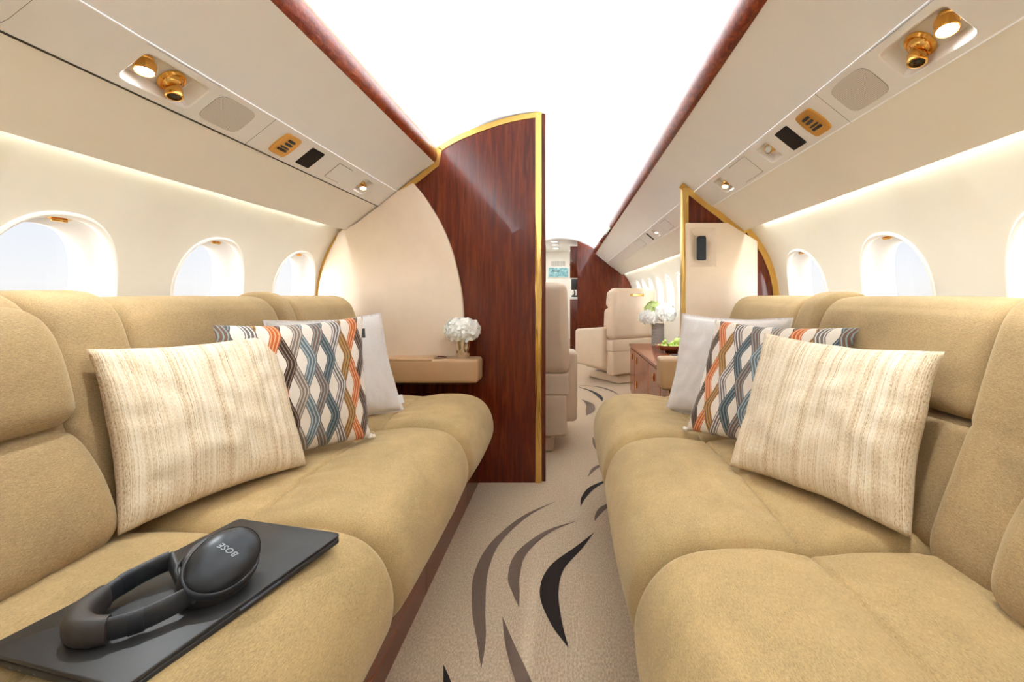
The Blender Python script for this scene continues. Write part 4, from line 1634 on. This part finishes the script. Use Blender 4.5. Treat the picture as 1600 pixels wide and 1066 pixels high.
def aircraft_seat(label, loc, rotz, w=0.60, hgt=1.02):
    t = thing('aircraft_seat', label, 'seat', loc, 'tan leather aircraft seats', rotz)
    h = w / 2
    # local: sitter faces +y, backrest at -y
    bm = rbox((-0.20, -0.27, 0.0), (0.20, 0.26, 0.085), 0.018)
    for v in bm.verts:
        if v.co.z > 0.04:
            v.co.x *= 0.94
            v.co.y *= 0.94
    obj('base_plinth', bm, 'leather2', t, local=True, angle=50)
    bm = rbox((-0.11, -0.12, 0.08), (0.11, 0.12, 0.16), 0.01)
    obj('swivel_column', bm, 'chrome', t, local=True, angle=50)
    bm = rbox((-h + 0.03, -0.26, 0.13), (h - 0.03, 0.24, 0.33), 0.03)
    obj('seat_pan', bm, 'leather2', t, local=True, angle=50)
    bm = rbox((-h + 0.085, -0.14, 0.31), (h - 0.085, 0.30, 0.47), 0.05, seg=5)
    obj('seat_cushion', bm, 'leather2', t, local=True, angle=60)

    def lean(k):
        def fn(bm):
            for v in bm.verts:
                z = v.co.z - 0.42
                v.co.y -= 0.10 * z * k
                if z > 0.35:
                    v.co.x *= 1 - 0.30 * (z - 0.35)
        return fn
    bm = rbox((-h, -0.31, 0.47), (h, -0.17, hgt), 0.055, lean(0.5), 6)
    obj('back_shell', bm, 'leather2', t, local=True, angle=60)
    bm = rbox((-h + 0.02, -0.295, 0.10), (h - 0.02, -0.18, 0.355), 0.02, None, 4)
    obj('lower_shell', bm, 'leather2', t, local=True, angle=60)
    bm = rbox((-h + 0.01, -0.300, 0.345), (h - 0.01, -0.18, 0.475), 0.014, None, 3)
    obj('shell_band', bm, 'leather2', t, local=True, angle=60)
    bm = rbox((-h + 0.05, -0.20, 0.44), (h - 0.05, -0.06, 0.80), 0.05, lean(0.6), 5)
    obj('back_cushion', bm, 'leather2', t, local=True, angle=60)
    bm = rbox((-h + 0.07, -0.20, 0.80), (h - 0.07, -0.05, hgt - 0.02), 0.05, lean(0.6), 5)
    obj('headrest', bm, 'leather2', t, local=True, angle=60)
    for q in (-1, 1):
        lo = (min(q * (h - 0.075), q * (h + 0.045)), -0.20, 0.16)
        hi = (max(q * (h - 0.075), q * (h + 0.045)), 0.32, 0.60)
        bm = rbox(lo, hi, 0.03, None, 4)
        for v in bm.verts:
            if v.co.z > 0.4:
                v.co.z -= max(0.0, v.co.y - 0.0) * 0.16
        a_ = obj('armrest', bm, 'leather2', t, local=True, angle=60)
    bm = rbox((-0.10, -0.320, hgt - 0.085), (0.10, -0.312, hgt - 0.062), 0.003, lean(0.5), 2)
    obj('pull_handle', bm, 'brass', t, local=True, angle=50)
    return t


aircraft_seat('tan leather seat seen from behind just past the wooden divider', (-0.175, 3.02, 0), 0.0, 0.60, 1.02)
aircraft_seat('tan leather seat swivelled inward beyond the credenza', (0.66, 5.17, 0), math.radians(33), 0.62, 1.01)

# ------------------------------------------------------------------ forward bulkhead and galley
bm = BM()
fp = []
for a, b in zip(OR_, OR_[1:]):
    if a[0] <= 0.27 <= b[0]:
        fp = [(0.27, a[1])]
rp = [(0.27, 0.0)] + fp + [p for p in OR_ if p[0] > 0.27] + [(1.15, 0.30), (1.15, 0.0)]
add_slab(bm, rp, Y1, Y1 + 0.05)
obj('wall_far_right', bm, 'wood', kind='structure', angle=30)
bm = BM()
lpp = [(-p[0], p[1]) for p in rp]
add_slab(bm, lpp, Y1, Y1 + 0.05)
obj('wall_far_left', bm, 'wood', kind='structure', angle=30)
# lobby beyond
bm = BM()
add_extrude(bm, [(-0.52, 0.0), (-0.52, 1.70), (-0.40, 1.83), (0.0, 1.87), (0.30, 1.83), (0.45, 1.70), (0.45, 0.0)], Y1 + 0.05, 9.8, 0, 2)
obj('ceiling_lobby', bm, 'galley', kind='structure', angle=30)
bm = BM()
add_box(bm, (-0.6, 9.8, 0.0), (0.6, 9.85, 1.9))
obj('wall_far', bm, 'cream', kind='structure', smooth=False)
for k, (yy, lb) in enumerate(((7.95, 'nearest of the three round lights in the lobby ceiling'), (8.45, 'middle of the three round lights in the lobby ceiling'), (9.1, 'farthest of the three round lights in the lobby ceiling'))):
    t = thing('ceiling_downlight', lb, 'ceiling light', (-0.12, yy, 1.86), 'lobby ceiling lights')
    bm = BM()
    add_lathe(bm, [(0.075, 0.0), (0.075, -0.006), (0.058, -0.010), (0.055, -0.008)], Matrix.Translation((-0.12, yy, 1.858)), 28, cap1=False)
    obj('bezel', bm, 'chrome', t, angle=40)
    bm = BM()
    add_lathe(bm, [(0.056, -0.006), (0.05, -0.009), (0.004, -0.010)], Matrix.Translation((-0.12, yy, 1.858)), 28)
    obj('diffuser', bm, 'lamp', t)
t = thing('wall_screen', 'teal map display on the far lobby wall', 'screen', (-0.085, 9.79, 1.30))
bm = BM()
add_box(bm, (-0.31, 9.775, 1.30), (0.135, 9.80, 1.525), 0.006, 2)
obj('bezel', bm, 'galley', t, angle=40)
bm = BM()
add_box(bm, (-0.295, 9.768, 1.315), (0.120, 9.778, 1.510))
obj('display', bm, 'map', t, smooth=False)
bm = BM()
add_box(bm, (-0.225, 9.766, 1.425), (-0.06, 9.769, 1.445))
obj('caption_bar', bm, 'black', t, smooth=False)
bm = BM()
add_box(bm, (-0.24, 9.785, 1.545), (0.06, 9.80, 1.65), 0.003, 1)
tag(obj('wall_vent', bm, 'galley_vent', loc=(-0.09, 9.79, 1.60), smooth=False), 'pale ribbed vent above the teal display', 'vent')
t = thing('galley_cabinet', 'tall wooden galley cabinet beside the far lobby', 'cabinet', (0.26, 8.0, 0))
bm = BM()
add_box(bm, (0.150, 7.62, 1.22), (0.40, 8.30, 1.74), 0.006, 2)
obj('upper_locker', bm, 'wood', t, angle=40)
bm = BM()
add_box(bm, (0.150, 7.62, 0.0), (0.40, 8.30, 0.86), 0.006, 2)
obj('lower_locker', bm, 'wood', t, angle=40)
bm = BM()
add_box(bm, (0.140, 7.61, 0.86), (0.41, 8.31, 0.90), 0.004, 2)
obj('worktop', bm, 'galley', t, angle=40)
bm = BM()
add_box(bm, (0.36, 7.63, 0.90), (0.40, 8.29, 1.22))
obj('back_panel', bm, 'screen', t, smooth=False)
bm = BM()
add_box(bm, (0.147, 7.66, 1.46), (0.151, 8.26, 1.463))
obj('door_joint', bm, 'gap', t, smooth=False)
t = thing('coffee_maker', 'black coffee maker on the galley worktop', 'coffee maker', (0.22, 7.75, 0.9))
bm = BM()
add_box(bm, (0.170, 7.66, 1.02), (0.30, 7.90, 1.20), 0.012, 3)
obj('housing', bm, 'black', t, angle=40)
bm = BM()
add_box(bm, (0.175, 7.66, 0.901), (0.30, 7.90, 0.93), 0.006, 2)
obj('drip_tray', bm, 'black', t, angle=40)
bm = BM()
add_box(bm, (0.26, 7.70, 0.92), (0.30, 7.88, 1.03), 0.006, 2)
obj('rear_column', bm, 'black', t, angle=40)
bm = BM()
add_lathe(bm, [(0.02, 0.0), (0.026, 0.004), (0.030, 0.03), (0.026, 0.06), (0.02, 0.075)], Matrix.Translation((0.215, 7.74, 0.931)), 20)
obj('brew_pot', bm, 'chrome', t, angle=40)

# ------------------------------------------------------------------ lights


def strip_light(name, loc, direction, size_y, size_x, energy, col, spread=180):
    l = bpy.data.lights.new(name, 'AREA')
    l.shape = 'RECTANGLE'
    l.size, l.size_y = size_x, size_y
    l.spread = math.radians(spread)
    l.energy = energy
    l.color = col
    o = bpy.data.objects.new(name, l)
    COL.objects.link(o)
    m = frame(loc, -V(direction), V((1, 0, 0)))
    # local y must run along the cabin
    z = -V(direction).normalized()
    y = V((0, 1, 0))
    x = y.cross(z)
    m = Matrix((x, y, z)).transposed().to_4x4()
    m.translation = V(loc)
    o.matrix_world = m
    return o


WARM = (0.93, 1.0, 1.0)
for s in (-1, 1):
    strip_light('ceiling_cove_lamp', (s * 0.588, (Y0 + Y1) / 2, 1.662), (-s * 0.93, 0, 0.37), Y1 - Y0 - 0.1, 0.016, 72, (0.86, 1.0, 1.13), 98)
    for ya, yb in ((Y0 + 0.05, YB - 0.16), (YB + 0.2, Y1 - 0.1)):
        strip_light('side_cove_lamp', (s * 1.004, (ya + yb) / 2, 1.2955), (s * 0.05, 0, -1), yb - ya, 0.008, 3.6 * (yb - ya), WARM)
for yy in (7.95, 8.45, 9.1):
    l = bpy.data.lights.new('lobby_lamp', 'AREA')
    l.shape = 'DISK'
    l.size = 0.1
    l.energy = 4
    o = bpy.data.objects.new('lobby_lamp', l)
    COL.objects.link(o)
    o.location = (-0.12, yy, 1.845)

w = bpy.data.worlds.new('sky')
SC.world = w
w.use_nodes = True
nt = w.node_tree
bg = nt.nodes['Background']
tc = nt.nodes.new('ShaderNodeTexCoord')
sp = nt.nodes.new('ShaderNodeSeparateXYZ')
nt.links.new(tc.outputs['Generated'], sp.inputs[0])
rp_ = nt.nodes.new('ShaderNodeValToRGB')
mr = nt.nodes.new('ShaderNodeMapRange')
mr.inputs['From Min'].default_value = -0.5
mr.inputs['From Max'].default_value = 0.5
nt.links.new(sp.outputs['Z'], mr.inputs['Value'])
nt.links.new(mr.outputs[0], rp_.inputs['Fac'])
e = rp_.color_ramp.elements
e[0].position, e[0].color = 0.40, (0.95, 0.88, 0.78, 1)
e[1].position, e[1].color = 0.70, (0.78, 0.86, 0.98, 1)
k = e.new(0.52)
k.color = (0.97, 0.965, 0.955, 1)
nt.links.new(rp_.outputs['Color'], bg.inputs['Color'])
# added fill: unseen sky behind the viewpoint brightened to light the cabin through windows
aft_fill = nt.nodes.new('ShaderNodeMapRange')
aft_fill.interpolation_type = 'SMOOTHSTEP'
aft_fill.inputs['From Min'].default_value = -0.05
aft_fill.inputs['From Max'].default_value = -0.75
aft_fill.inputs['To Min'].default_value = 0.82
aft_fill.inputs['To Max'].default_value = 10.4
nt.links.new(sp.outputs['Y'], aft_fill.inputs['Value'])
nt.links.new(aft_fill.outputs[0], bg.inputs['Strength'])

# ------------------------------------------------------------------ camera and view
cam = bpy.data.cameras.new('camera')
cam.sensor_width = 36
cam.lens = 36 * F / 1600
cam.shift_x = -(VX - 800) / 1600
cam.shift_y = -(533 - VY) / 1600
cam.clip_start = 0.02
co = bpy.data.objects.new('camera', cam)
COL.objects.link(co)
co.location = (CX, 0, CH)
co.rotation_euler = (PI / 2, 0, 0)
SC.camera = co
SC.view_settings.view_transform = 'Standard'
SC.view_settings.look = 'None'
SC.view_settings.exposure = 0.32
SC.view_settings.gamma = 1.0
SC.cycles.use_denoising = True
SC.cycles.max_bounces = 12
SC.cycles.diffuse_bounces = 8
SC.cycles.transparent_max_bounces = 16
